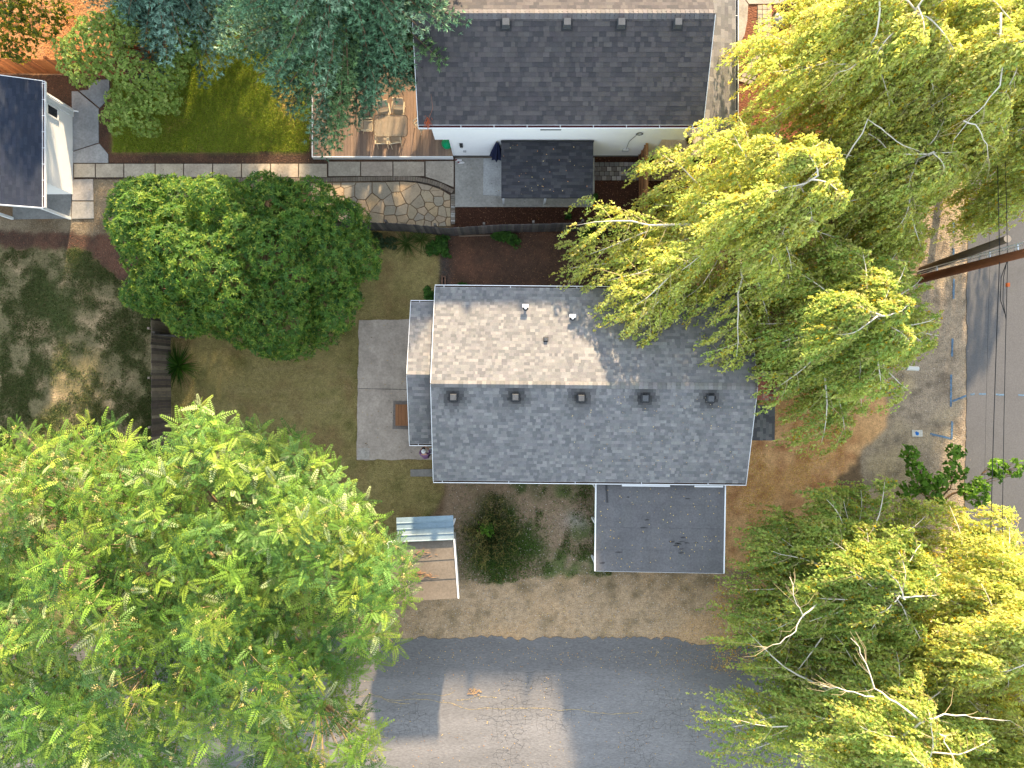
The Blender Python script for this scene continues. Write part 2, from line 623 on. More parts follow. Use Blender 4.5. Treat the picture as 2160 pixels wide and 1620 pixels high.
# the road along the bottom and the street at the right
xs = np.concatenate([[-1400, -400, -60], np.arange(-27, 21.9, 0.1), [21.95]])
yt = P(0, 1345)[1]
edge = yt + (fbm(xs, xs * 0, 0.9, 12) - 0.5) * 0.34 + (vnoise(xs, xs * 0, 0.17, 13) - 0.5) * 0.16 - 0.25 * np.clip((xs - 6) / 4, 0, 1)
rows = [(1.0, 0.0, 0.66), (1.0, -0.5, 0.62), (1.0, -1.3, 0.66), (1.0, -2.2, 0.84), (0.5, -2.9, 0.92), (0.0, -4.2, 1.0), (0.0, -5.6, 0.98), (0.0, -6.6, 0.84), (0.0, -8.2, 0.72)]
rb = MB()                                            # darker along the upper edge, palest further in, darker again beyond
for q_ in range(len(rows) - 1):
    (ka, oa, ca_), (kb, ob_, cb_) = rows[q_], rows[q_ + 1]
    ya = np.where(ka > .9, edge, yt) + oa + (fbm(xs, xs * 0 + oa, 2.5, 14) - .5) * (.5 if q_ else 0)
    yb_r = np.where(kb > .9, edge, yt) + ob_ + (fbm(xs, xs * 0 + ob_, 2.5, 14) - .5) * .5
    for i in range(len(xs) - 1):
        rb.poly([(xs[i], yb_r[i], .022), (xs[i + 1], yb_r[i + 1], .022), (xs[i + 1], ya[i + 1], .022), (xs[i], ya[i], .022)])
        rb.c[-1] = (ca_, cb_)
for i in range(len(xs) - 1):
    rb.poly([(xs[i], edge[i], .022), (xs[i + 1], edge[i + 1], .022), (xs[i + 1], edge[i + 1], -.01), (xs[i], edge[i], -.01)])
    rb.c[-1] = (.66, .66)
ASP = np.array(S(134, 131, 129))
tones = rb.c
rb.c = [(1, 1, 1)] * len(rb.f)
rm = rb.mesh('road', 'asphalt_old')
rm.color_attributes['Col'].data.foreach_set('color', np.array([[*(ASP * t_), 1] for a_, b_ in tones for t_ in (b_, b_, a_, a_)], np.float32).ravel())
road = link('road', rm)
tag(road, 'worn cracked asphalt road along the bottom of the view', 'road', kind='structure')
ys = np.concatenate([[-1400, -400, -60], np.arange(-25, 25, 0.1), [60, 400, 1400]])
ex = 22.2 + (ys * 0.0105) + (fbm(ys, ys * 0, 0.8, 22) - 0.5) * 0.12 + (vnoise(ys, ys * 0, 0.2, 23) - 0.5) * 0.05
street = strip_sheet('street', ys, ex, np.full(len(ys), 29.6), 0.028, 'asphalt_new', horizontal=False)
tag(street, 'smooth grey asphalt street under the cables at the right', 'street', kind='structure')
xs2 = np.array([29.62, 60, 400, 1400])
tag(strip_sheet('road', xs2, np.full(4, yt - 8.2), np.full(4, yt), 0.022, 'asphalt_old', S(130, 127, 124)), 'asphalt road going on beyond the street', 'road', kind='structure')


# asphalt detail: cracks sealed with dust, patch, all thin pieces lying on the road
def crack_mesh(name, parent, pts_list, wd, z, c, mat='soil'):
    mb = MB()
    for pts in pts_list:
        for i in range(len(pts) - 1):
            a, b_ = Vector(pts[i]), Vector(pts[i + 1])
            d = b_ - a
            if d.length < 1e-4:
                continue
            n = Vector((-d.y, d.x)).normalized() * wd / 2 * rnd.uniform(0.5, 1.3)
            e = d.normalized() * wd * 0.4
            mb.poly([(*(a - n - e), z), (*(b_ - n + e), z), (*(b_ + n + e), z), (*(a + n - e), z)][::1], c)
    o = mb.build(name, mat, parent)
    o['kind'] = 'stuff'
    return o


r2 = random.Random(3)


def wander(x, y, ang, L, step=0.12, wob=0.5):
    pts = [(x, y)]
    a = ang
    for _ in range(int(L / step)):
        a = ang + (a - ang) * 0.7 + r2.uniform(-wob, wob)
        x += math.cos(a) * step
        y += math.sin(a) * step
        pts.append((x, y))
    return pts


# alligator cracking: cell borders of a jittered lattice
cr = []
cs = 0.24
for i in range(-30, 56):
    for j in range(0, 30):
        x0, y0 = i * cs, yt - 0.9 - j * cs

        def jp(a, b_):
            q = random.Random(a * 977 + b_ * 31)
            return (a * cs + q.uniform(-.11, .11), yt - 0.9 - b_ * cs + q.uniform(-.11, .11))
        dens = float(fbm(x0, y0, 1.6, 91)) + 0.2 * math.exp(-((y0 - yt + 4.2) / 1.1) ** 2) - 0.004 * abs(i - 12)
        if dens > 0.56:
            if r2.random() < 0.8:
                cr.append([jp(i, j), jp(i + 1, j)])
            if r2.random() < 0.8:
                cr.append([jp(i, j), jp(i, j + 1)])
crack_mesh('crack_network', road, cr, 0.012, 0.0262, S(104, 101, 98))
cr = [wander(-9.5, P(0, 1463)[1], 0.02, 16, 0.15, 0.25)] + [wander(-9 + k * 2.1, P(0, 1466 + r2.uniform(-10, 10))[1], 0.0, 2.0, 0.1, 0.4) for k in range(4)]
cr += [wander(-8.5 + r2.random() * 2, P(0, 1560 + r2.uniform(-20, 50))[1], r2.choice([0, 1.57]), 0.8) for _ in range(26)]
crack_mesh('dusty_crack', road, cr, 0.028, 0.0275, S(184, 164, 124))
mbp = MB()
c0 = P2(1000, 1460)
for k in range(60):
    a, rr = r2.uniform(0, 6.28), r2.random() ** 0.6 * 0.34
    x, y, s_ = c0[0] + math.cos(a) * rr, c0[1] + math.sin(a) * rr * 0.55, r2.uniform(0.02, 0.05)
    mbp.prism([(x - s_, y - s_ * .6), (x + s_, y - s_ * .4), (x + s_ * .7, y + s_), (x - s_ * .6, y + s_ * .8)], 0.02, 0.03 + r2.random() * 0.02, jit(S(172, 142, 108), 0.2, r2))
o = mbp.build('pothole_gravel', 'stone', road)
o['kind'] = 'stuff'

# utility locator paint on the verge and the street
BLUE, RED, ORANGE = S(92, 118, 142), S(140, 62, 56), S(214, 110, 62)


def paint_line(parent, a, b_, wd, c, z):
    pts = [Vector(P2(*a)).lerp(Vector(P2(*b_)), t) for t in np.linspace(0, 1, 9)]
    d = (pts[-1] - pts[0]).normalized()
    n = Vector((-d.y, d.x))
    mb = MB()
    q = [p + n * (wd / 2 * rnd.uniform(0.7, 1.2)) for p in pts] + [p - n * (wd / 2 * rnd.uniform(0.7, 1.2)) for p in pts[::-1]]
    mb.prism([(p.x, p.y) for p in q], z - 0.003, z, c)
    return mb.build('paint_mark', 'ground_paint', parent)


V10 = GROUND[10]
for a, b_ in (((2011, 468), (2011, 492)), ((2011, 524), (2011, 546)), ((2012, 588), (2011, 630)), ((2009, 714), (2008, 752)),
              ((2006, 790), (2005, 858)), ((2009, 846), (2040, 834)), ((2008, 888), (2007, 926)), ((2006, 925), (1962, 915))):
    paint_line(V10, a, b_, 0.1, BLUE, 0.016)
for a, b_ in (((2046, 832), (2055, 831)), ((2064, 831), (2079, 831)), ((2100, 832), (2117, 833)), ((2147, 833), (2166, 834))):
    paint_line(street, a, b_, 0.08, BLUE, 0.033)
for a, b_ in (((1914, 698), (1913, 728)), ((1908, 700), (1921, 699)), ((1914, 958), (1913, 986)), ((1917, 594), (1921, 600))):
    paint_line(V10, a, b_, 0.09, RED, 0.016)
for a, b_ in (((1886, 731), (1892, 735)), ((1872, 745), (1879, 750)), ((1868, 738), (1872, 733))):
    paint_line(V10, a, b_, 0.1, ORANGE, 0.016)

# ------------------------------------------------------------------ slabs, stones and pavers
def slab(parent, pts_px, z0, z1, c, name='slab', mat='concrete', bevel=0.012):
    mb = MB()
    mb.prism([P2(*p) for p in pts_px], z0, z1, c, bevel)
    return mb.build(name, mat, parent)


CON_ = S(136, 135, 132)
mb = MB()
mb.prism([P2(*p) for p in ((158, 344), (962, 341), (962, 434), (950, 434), (896, 384), (158, 378))], -0.01, 0.018, S(70, 56, 46))
walk = tag(mb.build('walkway', 'soil'), 'garden walk of square concrete slabs below the green lawn', 'walkway', kind='structure')
jx = [156, 202, 262, 328, 388, 449, 510, 571, 630, 691]
for i in range(len(jx) - 1):
    slab(walk, [(jx[i] + 1, 346), (jx[i + 1] - 1, 346), (jx[i + 1] - 1, 374), (jx[i] + 1, 374.5)], 0, 0.045, jit(S(186, 172, 152), 0.06))
jx = [692, 761, 829, 896]
for i in range(len(jx) - 1):
    slab(walk, [(jx[i] + 1, 341.5), (jx[i + 1] - 1, 341.5), (jx[i + 1] - 1, 371.5), (jx[i] + 1, 372)], 0, 0.045, jit(S(176, 164, 148), 0.06))
slab(walk, [(898, 340.5), (957, 340), (957, 395), (940, 388), (918, 379), (898, 373)], 0, 0.045, S(174, 164, 150))
slab(walk, [(153, 379), (197, 378), (198, 423), (153, 423)], 0, 0.045, jit(S(160, 156, 150), 0.05))
slab(walk, [(153, 425.5), (198, 425.5), (199, 461), (152, 462)], 0, 0.045, jit(S(160, 156, 150), 0.05))
slab(walk, [(154, 321), (210, 303), (229, 326), (229, 344), (154, 344)], 0, 0.045, S(160, 160, 160))
slab(walk, [(152, 193), (165, 193), (209, 230), (209, 301), (154, 319)], 0, 0.045, S(150, 152, 155))
slab(walk, [(185, 170), (231, 168), (232, 196), (224, 214), (211, 228), (168, 192), (188, 190)], 0, 0.045, S(132, 138, 145))
# brick edging
path = [(500, 380), (560, 380), (640, 380), (720, 379), (800, 377.5), (850, 376.5), (880, 378), (905, 383), (930, 391), (955, 404)]
pp = [Vector(P2(*p)) for p in path]
edging = MB()
edging.prism([P2(496, 376), P2(850, 373), P2(910, 379), P2(958, 400), P2(958, 410), P2(905, 390), P2(850, 382), P2(496, 385)], 0, 0.024, S(66, 58, 50))
edging = tag(edging.build('brick_edging', 'soil'), 'row of grey brick edging curving round the flagstone patio', 'edging')


def along(pts, step):
    out, acc, t = [], 0.0, 0.0
    for i in range(len(pts) - 1):
        seg = pts[i + 1] - pts[i]
        L = seg.length
        while t <= acc + L:
            out.append((pts[i] + seg * ((t - acc) / L), seg.normalized()))
            t += step
        acc += L
    return out


def brick_at(parent, p, d, L, W, c, z0=0.0, z1=0.055, mat='stone', name='brick'):
    n = Vector((-d.y, d.x))
    mb = MB()
    mb.prism([tuple(p + d * a * L / 2 + n * b_ * W / 2) for a, b_ in ((-1, -1), (1, -1), (1, 1), (-1, 1))], z0, z1, c, 0.008)
    return mb.build(name, mat, parent)


for p, d in along(pp, 0.122):
    brick_at(edging, p, d, 0.11, 0.2, jit(S(132, 120, 106), 0.12))
for k, y in enumerate(np.arange(412, 474, 4.9)):
    brick_at(edging, Vector(P2(955.5, y)), Vector((1, 0)), 0.2, 0.1, jit(S(128, 120, 110) if y < 430 else r2.choice([S(176, 172, 166), S(120, 114, 106), S(150, 140, 128)]), 0.1))
# flagstones: cells of a Voronoi pattern inside the patio outline
outline = [(655, 386), (820, 384), (850, 383), (880, 386), (905, 391), (930, 400), (950, 412), (951, 478), (655, 478)]
mb = MB()
mb.prism([P2(*p) for p in outline], 0, 0.026, S(122, 102, 80))
patio = tag(mb.build('flagstone_patio', 'soil'), 'patio of irregular tan flagstones beside the old fence', 'patio', kind='structure')
seeds = []
r3 = random.Random(15)
for _ in range(900):
    q = (r3.uniform(655, 951), r3.uniform(384, 478))
    md = 34 if r3.random() < 0.65 else 14
    if all((q[0] - s_[0]) ** 2 + ((q[1] - s_[1]) * 1.1) ** 2 > max(md, s_[2]) ** 2 for s_ in seeds):
        seeds.append((*q, md * 0.85))
for s_ in seeds:
    poly = outline[:]
    for t in seeds:
        if t is s_:
            continue
        mx, my, nx, ny = (s_[0] + t[0]) / 2, (s_[1] + t[1]) / 2, t[0] - s_[0], t[1] - s_[1]
        new = []
        for i in range(len(poly)):
            a, b_ = poly[i], poly[(i + 1) % len(poly)]
            da, db = (a[0] - mx) * nx + (a[1] - my) * ny, (b_[0] - mx) * nx + (b_[1] - my) * ny
            if da <= 0:
                new.append(a)
            if (da < 0) != (db < 0) and da != db:
                k = da / (da - db)
                new.append((a[0] + (b_[0] - a[0]) * k, a[1] + (b_[1] - a[1]) * k))
        poly = new
        if len(poly) < 3:
            break
    if len(poly) < 3:
        continue
    cx, cy = sum(p[0] for p in poly) / len(poly), sum(p[1] for p in poly) / len(poly)
    g = 1.0
    sh = []
    for p in poly:
        l = math.hypot(p[0] - cx, p[1] - cy) + 1e-6
        q = max(0.5, 1 - (g + r3.uniform(-0.3, 0.4)) / l)
        sh.append((cx + (p[0] - cx) * q, cy + (p[1] - cy) * q))
    slab(patio, sh, 0.0, 0.04 + r3.uniform(0, 0.012), jit(r3.choice([S(178, 160, 134), S(170, 156, 134), S(186, 162, 130), S(164, 154, 136)]), 0.08), 'flagstone', 'stone', 0.01)

# slab behind the white house, under its patio cover
mb = MB()
mb.prism([P2(*p) for p in ((960, 333), (1254, 333), (1254, 437), (960, 437))], -0.02, 0.05, S(160, 158, 152), 0.01)
bslab = tag(mb.build('concrete_slab', 'concrete'), 'grey concrete slab behind the white house', 'slab', kind='structure')
slab(bslab, [(1020, 335), (1060, 334), (1060, 415), (1019, 412)], 0.05, 0.075, S(176, 178, 178), 'ramp')
# concrete patio of the grey house
mb = MB()
mb.prism(rough_sheet([P2(*p) for p in ((753, 970), (925, 969), (925, 673), (757, 675))], 0, .14, .035, 4), -0.02, 0.05, S(176, 163, 150))
gpatio = tag(mb.build('concrete_patio', 'concrete'), 'weathered grey concrete patio on the west side of the grey house', 'patio', kind='structure')
slab(gpatio, [(755, 945), (780, 944), (780, 968), (754, 968)], 0.05, 0.056, S(180, 172, 162), 'patch')
slab(gpatio, [(756, 819), (862, 821), (862, 822.2), (756, 820.2)], 0.05, 0.0535, S(84, 80, 76), 'joint')
slab(gpatio, [(830, 845), (868, 845), (868, 906), (828, 905)], 0.05, 0.0545, S(132, 124, 118), 'stain')
for k, (a, b_) in enumerate((((866, 990), (914, 1005)), )):
    slab(gpatio, [(a[0], a[1]), (b_[0], a[1] - 1), (b_[0], b_[1]), (a[0], b_[1])], 0, 0.05, S(140, 136, 130), 'step_stone')


def paver_grid(name, label, x0, x1, y0, y1, nx, ny, cols, skip=None):
    mb = MB()
    mb.prism([P2(x0, y0), P2(x1, y0), P2(x1, y1), P2(x0, y1)], 0, 0.015, S(58, 44, 36))
    base = tag(mb.build(name, 'soil'), label, 'path', kind='structure')
    for j in range(ny):
        off = (j % 2) * 0.5
        for i in range(-1, nx):
            a, b_ = x0 + (i + off) * (x1 - x0) / nx, x0 + (i + 1 + off) * (x1 - x0) / nx
            a, b_ = max(a, x0), min(b_, x1)
            if b_ - a < 2 or (skip and skip(i, j)):
                continue
            ya, yb = y0 + j * (y1 - y0) / ny, y0 + (j + 1) * (y1 - y0) / ny
            g = 0.5
            slab(base, [(a + g, ya + g), (b_ - g, ya + g), (b_ - g, yb - g), (a + g, yb - g)], 0, 0.035 + r3.uniform(0, .01), jit(r3.choice(cols), 0.1), 'paver', 'stone', 0.009)
    return base


paver_grid('paver_path', 'path of small grey pavers between the patio cover and the cedar gate', 1254, 1347, 342, 381, 9, 4, [S(120, 116, 112), S(142, 136, 128), S(108, 102, 98), S(160, 154, 148)])
paver_grid('paver_path', 'path of tan pavers in front of the cedar gate below the porch', 1366, 1520, 344, 382, 13, 4, [S(168, 146, 120), S(150, 132, 112), S(140, 126, 110)])
# front walk of the white house, upper right
mb = MB()
mb.prism([P2(*p) for p in ((1530, -60), (1578, 10), (1576, 45), (1570, 75), (1556, 100), (1530, 110))], -0.01, 0.03, S(176, 166, 152), 0.006)
mb.prism([P2(*p) for p in ((1530, -120), (1800, -120), (1800, 8), (1672, 8), (1579.5, 9), (1531, -61))], -0.01, 0.034, S(178, 168, 154), 0.006)
tag(mb.build('front_walk', 'concrete'), 'pale concrete front walk beside the white house gutter', 'walkway', kind='structure')
mb = MB()
mb.prism([P2(*p) for p in ((1597, 11), (1628, 11), (1626, 70), (1612, 130), (1575, 175), (1560, 160), (1588, 110), (1596, 60))], 0, 0.012, S(80, 62, 50))
fp = tag(mb.build('paver_path', 'soil'), 'curving path of square pavers in the red bark front bed', 'path', kind='structure')
for j in range(17):
    t = j / 16
    cxp = 1612.5 - 42 * max(0, t - 0.4) ** 1.5 * 2
    cyp = 16 + j * 9.7
    rot = -0.5 * max(0, t - 0.4)
    for i in (-1, 0, 1):
        q = Vector(P2(cxp + i * 10 * math.cos(rot), cyp + i * 10 * math.sin(rot) * -1))
        d = Vector((math.cos(rot), math.sin(rot)))
        brick_at(fp, q, d, 0.215, 0.21, jit(r3.choice([S(186, 164, 140), S(170, 158, 146), S(192, 176, 150)]), 0.06), 0, 0.04, name='paver')
# ------------------------------------------------------------------ roofs of single shingles
def to_px(M, p):
    q = M @ Vector(p)
    k = F_PX / (H_CAM - q.z)
    return 1080 + q.x * k, 810 - q.y * k


class Shingles:
    """collects the shingles of one thing; the ones that show largest become parts, the rest one field per slope"""
    def __init__(s, M=None, hidden=None):
        s.items, s.M, s.hidden = [], M or Matrix.Identity(4), hidden

    def slope(s, parent, O, U, V, Lu, Lv, e, pal, wr, stain=None, seed=1, th=(0.009, 0.02), cut=None):
        r = random.Random(seed)
        O, U, V = Vector(O), Vector(U).normalized(), Vector(V).normalized()
        N = V.cross(U)
        if N.z < 0:
            N = -N
        nrow = int(math.ceil(Lv / e))
        for k in range(nrow):
            v0 = k * e
            v1 = min(v0 + e + 0.012, Lv)
            u = -r.uniform(0, wr[1])
            while u < Lu:
                wd = r.uniform(*wr)
                a, b_ = max(u, 0.0), min(u + wd, Lu)
                u += wd
                if b_ - a < 0.02:
                    continue
                lo, hi = (a, b_), (a, b_)
                if cut:
                    lo = (max(a, cut(v0)[0]), min(b_, cut(v0)[1]))
                    if lo[1] - lo[0] < 0.03:
                        continue
                    hi = lo
                t = r.uniform(*th)
                c = jit(r.choice(pal), 0.07, r)
                pa = O + U * lo[0] + V * v0
                pb = O + U * lo[1] + V * v0
                pc = O + U * hi[1] + V * v1
                pd = O + U * hi[0] + V * v1
                if stain:
                    c = stain((pa + pc) / 2, c)
                vs = [pa + N * t, pb + N * t, pc + N * 0.0015, pd + N * 0.0015, pa - N * 0.002, pb - N * 0.002]
                x0, y0 = to_px(s.M, vs[0])
                x1, y1 = to_px(s.M, vs[2])
                sc_ = abs((x1 - x0) * (y1 - y0))
                if s.hidden and s.hidden((x0 + x1) / 2, (y0 + y1) / 2):
                    sc_ = 0
                s.items.append((sc_, vs, c, parent))

    @staticmethod
    def put(mb, vs, c):
        b_ = len(mb.v)
        mb.v += [tuple(p) for p in vs]
        for f in ((0, 1, 2, 3), (4, 5, 1, 0), (4, 0, 3), (5, 2, 1)):
            mb.f.append(tuple(b_ + i for i in f))
            mb.c.append(c)

    def finish(s, n=300):
        order = sorted(range(len(s.items)), key=lambda i: -s.items[i][0])
        sel = set(order[:n])
        rest = {}
        for i, (sc_, vs, c, par) in enumerate(s.items):
            if i in sel and sc_ > 0:
                mb = MB()
                s.put(mb, vs, c)
                mb.build('shingle', 'shingle', par)
            else:
                rest.setdefault(par.name, (par, MB()))
                s.put(rest[par.name][1], vs, c)
        for par, mb in rest.values():
            o = mb.build('shingle_field', 'shingle', par)
            o['kind'] = 'stuff'


def ridge_caps(parent, x0, x1, y, z, pitch, pal, step=0.2, wd=0.15, axis='x', seed=4):
    r = random.Random(seed)
    x = x0
    dz = math.tan(pitch) * wd
    while x < x1 - 0.05:
        c = jit(r.choice(pal), 0.1, r)
        a, b_ = x, min(x + step + 0.03, x1)
        t0, t1 = 0.012, 0.042
        mb = MB()
        for s_ in (-1, 1):
            q = [(a, y, z + t1), (b_, y, z + t0), (b_, y + s_ * wd, z + t0 - dz), (a, y + s_ * wd, z + t1 - dz)]
            mb.poly(q if s_ < 0 else q[::-1], c)
        mb.poly([(a, y - wd, z + t1 - dz), (a, y, z + t1), (a, y + wd, z + t1 - dz), (a, y, z - 0.01)], c)
        mb.build('ridge_cap', 'shingle', parent)
        x += step


def gutter(parent, a, b_, out, wd=0.13, ht=0.11, strap=1.42, debris=S(70, 36, 32), first=0.4):
    """open channel hung on an eave from a to b; out = unit vector away from the wall"""
    a, b_, out = Vector(a), Vector(b_), Vector(out)
    d = (b_ - a).normalized()
    z = Vector((0, 0, 1))
    mb = MB()
    for o0, o1, z0, z1 in ((0, wd, -ht, -ht + 0.01), (wd - 0.012, wd + 0.014, -ht, 0.012), (0, 0.012, -ht, 0.0)):
        vs = []
        for zz in (z0, z1):
            vs += [a + out * o0 + z * zz, b_ + out * o0 + z * zz, b_ + out * o1 + z * zz, a + out * o1 + z * zz]
        mb.hexa(vs)
    for p, s_ in ((a, 1), (b_, -1)):
        q = p + d * s_ * 0.012
        mb.hexa([p + z * -ht, q + z * -ht, q + out * wd + z * -ht, p + out * wd + z * -ht, p, q, q + out * wd, p + out * wd])
    g = mb.build('gutter', 'white_paint', parent)
    t = first
    L = (b_ - a).length
    while t < L - 0.1:
        p = a + d * t
        m2 = MB()
        m2.hexa([p + z * 0.004, p + d * 0.02 + z * 0.004, p + d * 0.02 + out * wd + z * 0.004, p + out * wd + z * 0.004,
                 p + z * 0.012, p + d * 0.02 + z * 0.012, p + d * 0.02 + out * wd + z * 0.012, p + out * wd + z * 0.012])
        m2.build('strap', 'white_paint', g)
        t += strap
    m3 = MB()
    m3.hexa([a + out * 0.014 + z * (-ht + 0.012), b_ + out * 0.014 + z * (-ht + 0.012), b_ + out * (wd - 0.014) + z * (-ht + 0.012), a + out * (wd - 0.014) + z * (-ht + 0.012),
             a + out * 0.014 + z * -0.05, b_ + out * 0.014 + z * -0.05, b_ + out * (wd - 0.014) + z * -0.045, a + out * (wd - 0.014) + z * -0.045], debris)
    m3.build('debris', 'debris', g)
    return g


def box_vent(parent, x, y, z, s_, h, up, name='roof_vent'):
    """square roof vent with a sloping hood; up = +1 if the slope rises towards +y"""
    mb = MB()
    k = 0.33 * up
    vs = [(x - s_ * 1.35, y - s_ * 1.35, z - k * s_ * 1.35 + .008), (x + s_ * 1.35, y - s_ * 1.35, z - k * s_ * 1.35 + .008), (x + s_ * 1.35, y + s_ * 1.35, z + k * s_ * 1.35 + .008), (x - s_ * 1.35, y + s_ * 1.35, z + k * s_ * 1.35 + .008)]
    mb.hexa(vs + [(a, b_, c + 0.012) for a, b_, c in vs])
    v = mb.build(name, 'dark_metal', parent)
    mb = MB()
    t = 0.8
    lo = [(x - s_, y - s_), (x + s_, y - s_), (x + s_, y + s_), (x - s_, y + s_)]
    mb.hexa([(a, b_, z + k * (b_ - y) + 0.02) for a, b_ in lo] + [(x + (a - x) * t, y + (b_ - y) * t, z + h + 0.1 * k * (b_ - y)) for a, b_ in lo])
    mb.build('hood', 'vent_hood', v)
    return v


mk('vent_hood', (0.07, 0.074, 0.08), 0.35, (9, 0.2), spec=0.5)

# ------------------------------------------------------------------ grey shingled house in the middle
RZ = math.radians(-0.5)
HX, HY = 3.55, -0.05
gh = thing('house', (HX, HY, 0), 'low house with grey shingled gable roof in the middle of the view', 'house', None, RZ)
MG = Matrix.Translation((HX, HY, 0)) @ Matrix.Rotation(RZ, 4, 'Z')
EZ, RZZ, HW, HL = 2.75, 4.2, 4.36, 7.06
PIT = math.atan2(RZZ - EZ, HW)
WALLC = S(196, 192, 184)
mk('wall_grey', S(200, 197, 190), 0.7, (2, 0.05), (14, 0.04))
mb = MB()
ww, wl = HW - 0.42, HL - 0.35
wz = EZ + 0.42 * math.tan(PIT) - 0.16
mb.prism([(-wl, -ww), (wl, -ww), (wl, ww), (-wl, ww)], 0, wz)
for s_ in (-1, 1):
    vs = [(s_ * (wl - 0.12), -ww, wz), (s_ * (wl - 0.12), ww, wz), (s_ * (wl - 0.12), 0, wz + ww * math.tan(PIT)),
          (s_ * wl, -ww, wz), (s_ * wl, ww, wz), (s_ * wl, 0, wz + ww * math.tan(PIT))]
    mb.poly(vs[:3]); mb.poly(vs[3:][::-1])
mb.build('wall', 'wall_grey', gh)
mb = MB()
t = 0.12
for s_ in (-1, 1):
    mb.hexa([(-HL, s_ * HW, EZ - t), (HL, s_ * HW, EZ - t), (HL, 0, RZZ - t), (-HL, 0, RZZ - t),
             (-HL, s_ * HW, EZ - 0.004), (HL, s_ * HW, EZ - 0.004), (HL, 0, RZZ - 0.004), (-HL, 0, RZZ - 0.004)], S(90, 88, 86))
groof = mb.build('roof', 'shingle', gh)
VENTS = [(956, 838), (1087, 838), (1226, 840), (1361, 840), (1499, 841)]
vloc = []
for px, py in VENTS:
    q = MG.inverted() @ Vector(P(px, py, 4.1))
    vloc.append((q.x, q.y))


def soot(p, c):
    k = 1.0
    for vx, vy in vloc:
        d2 = ((p.x - vx) / 0.52) ** 2 + ((p.y - vy - 0.05) / 0.46) ** 2
        k *= 1 - 0.9 * math.exp(-d2)
    return tuple(x * k for x in c)


PALG = [S(*c, .68) for c in ((144, 143, 142), (133, 132, 132), (121, 121, 122), (140, 139, 138), (154, 152, 150), (126, 126, 127), (136, 135, 135))]
sg = Shingles(MG, lambda x, y: x > 1330 and y < 860)
SLV = math.hypot(HW, RZZ - EZ)
sg.slope(groof, (-HL, HW, EZ), (1, 0, 0), (0, -HW, RZZ - EZ), 2 * HL, SLV, 0.143, PALG, (0.09, 0.27), soot, 11)
sg.slope(groof, (-HL, -HW, EZ), (1, 0, 0), (0, HW, RZZ - EZ), 2 * HL, SLV, 0.143, PALG, (0.09, 0.27), soot, 12)
ridge_caps(groof, -HL, HL, 0, RZZ, PIT, [S(118, 116, 114), S(136, 133, 130), S(126, 124, 121)], 0.2, 0.15)
for s_ in (-1, 1):
    gutter(gh, (-HL - 0.01, s_ * HW, EZ), (HL + 0.01, s_ * HW, EZ), (0, s_, 0), 0.1, 0.1, 3.0, S(70, 56, 46))
for s_ in (-1, 1):                                              # rake boards
    mb = MB()
    for q in (-1, 1):
        mb.bar((s_ * (HL + 0.012), q * HW, EZ - 0.1), (s_ * (HL + 0.012), 0, RZZ - 0.1), 0.022, 0.2)
    mb.build('rake_board', 'white_paint', gh)
for vx, vy in vloc:
    box_vent(groof, vx, vy, RZZ - abs(vy) * math.tan(PIT), 0.15, 0.2, 1 if vy < 0 else -1)


def vent_pipe(px, py, h, r_, mat='white_paint'):
    q = MG.inverted() @ Vector(P(px, py, 3.6))
    zr = RZZ - abs(q.y) * math.tan(PIT)
    mb = MB()
    mb.lathe(q.x, q.y, [(r_ * 2.4, zr - 0.02), (r_ * 2.2, zr + 0.03), (r_ * 1.15, zr + 0.07), (r_ * 1.15, zr + 0.09)], 14)
    fl = mb.build('flashing', 'dark_metal', groof)
    mb = MB()
    mb.lathe(q.x, q.y, [(r_, zr), (r_, zr + h), (r_ * 0.75, zr + h), (r_ * 0.75, zr + h - 0.05)], 14)
    mb.build('vent_pipe', mat, groof, True)
    return q, zr


for px, py in ((1109, 648), (1209, 670)):
    q, zr = vent_pipe(px, py, 0.34, 0.055)
    mb = MB()
    mb.box(q.x - 0.15, q.x + 0.13, q.y + 0.02, q.y + 0.16, zr + 0.22, zr + 0.34)
    mb.build('vent_hood_cover', 'white_paint', groof)
q = MG.inverted() @ Vector(P(1152, 715, 3.85))
box_vent(groof, q.x, q.y, RZZ - abs(q.y) * math.tan(PIT), 0.085, 0.14, -1)

# west wing: a lower gable roof against the west end
WX0, WX1 = -4.62 - HX, -HL + 0.3
WN, WS, WRY, WEZ = 3.68, -2.72, 0.40, 2.58
WRZ = WEZ + (WN - WRY) * math.tan(PIT)
mb = MB()
mb.prism([(WX0 + 0.3, WS + 0.35), (WX1 + 0.2, WS + 0.35), (WX1 + 0.2, WN - 0.35), (WX0 + 0.3, WN - 0.35)], 0, WEZ - 0.05)
mb.poly([(WX0 + 0.3, WS + 0.35, WEZ - 0.05), (WX0 + 0.3, WN - 0.35, WEZ - 0.05), (WX0 + 0.3, WRY, WRZ - 0.16)][::-1])
mb.build('wing_wall', 'wall_grey', gh)
mb = MB()
WSZ = WRZ - (WRY - WS) * math.tan(PIT)
mb.hexa([(WX0, WN, WEZ - t), (WX1, WN, WEZ - t), (WX1, WRY, WRZ - t), (WX0, WRY, WRZ - t), (WX0, WN, WEZ - .004), (WX1, WN, WEZ - .004), (WX1, WRY, WRZ - .004), (WX0, WRY, WRZ - .004)], S(90, 88, 86))
mb.hexa([(WX0, WS, WSZ - t), (WX1, WS, WSZ - t), (WX1, WRY, WRZ - t), (WX0, WRY, WRZ - t), (WX0, WS, WSZ - .004), (WX1, WS, WSZ - .004), (WX1, WRY, WRZ - .004), (WX0, WRY, WRZ - .004)], S(90, 88, 86))
wroof = mb.build('wing_roof', 'shingle', gh)
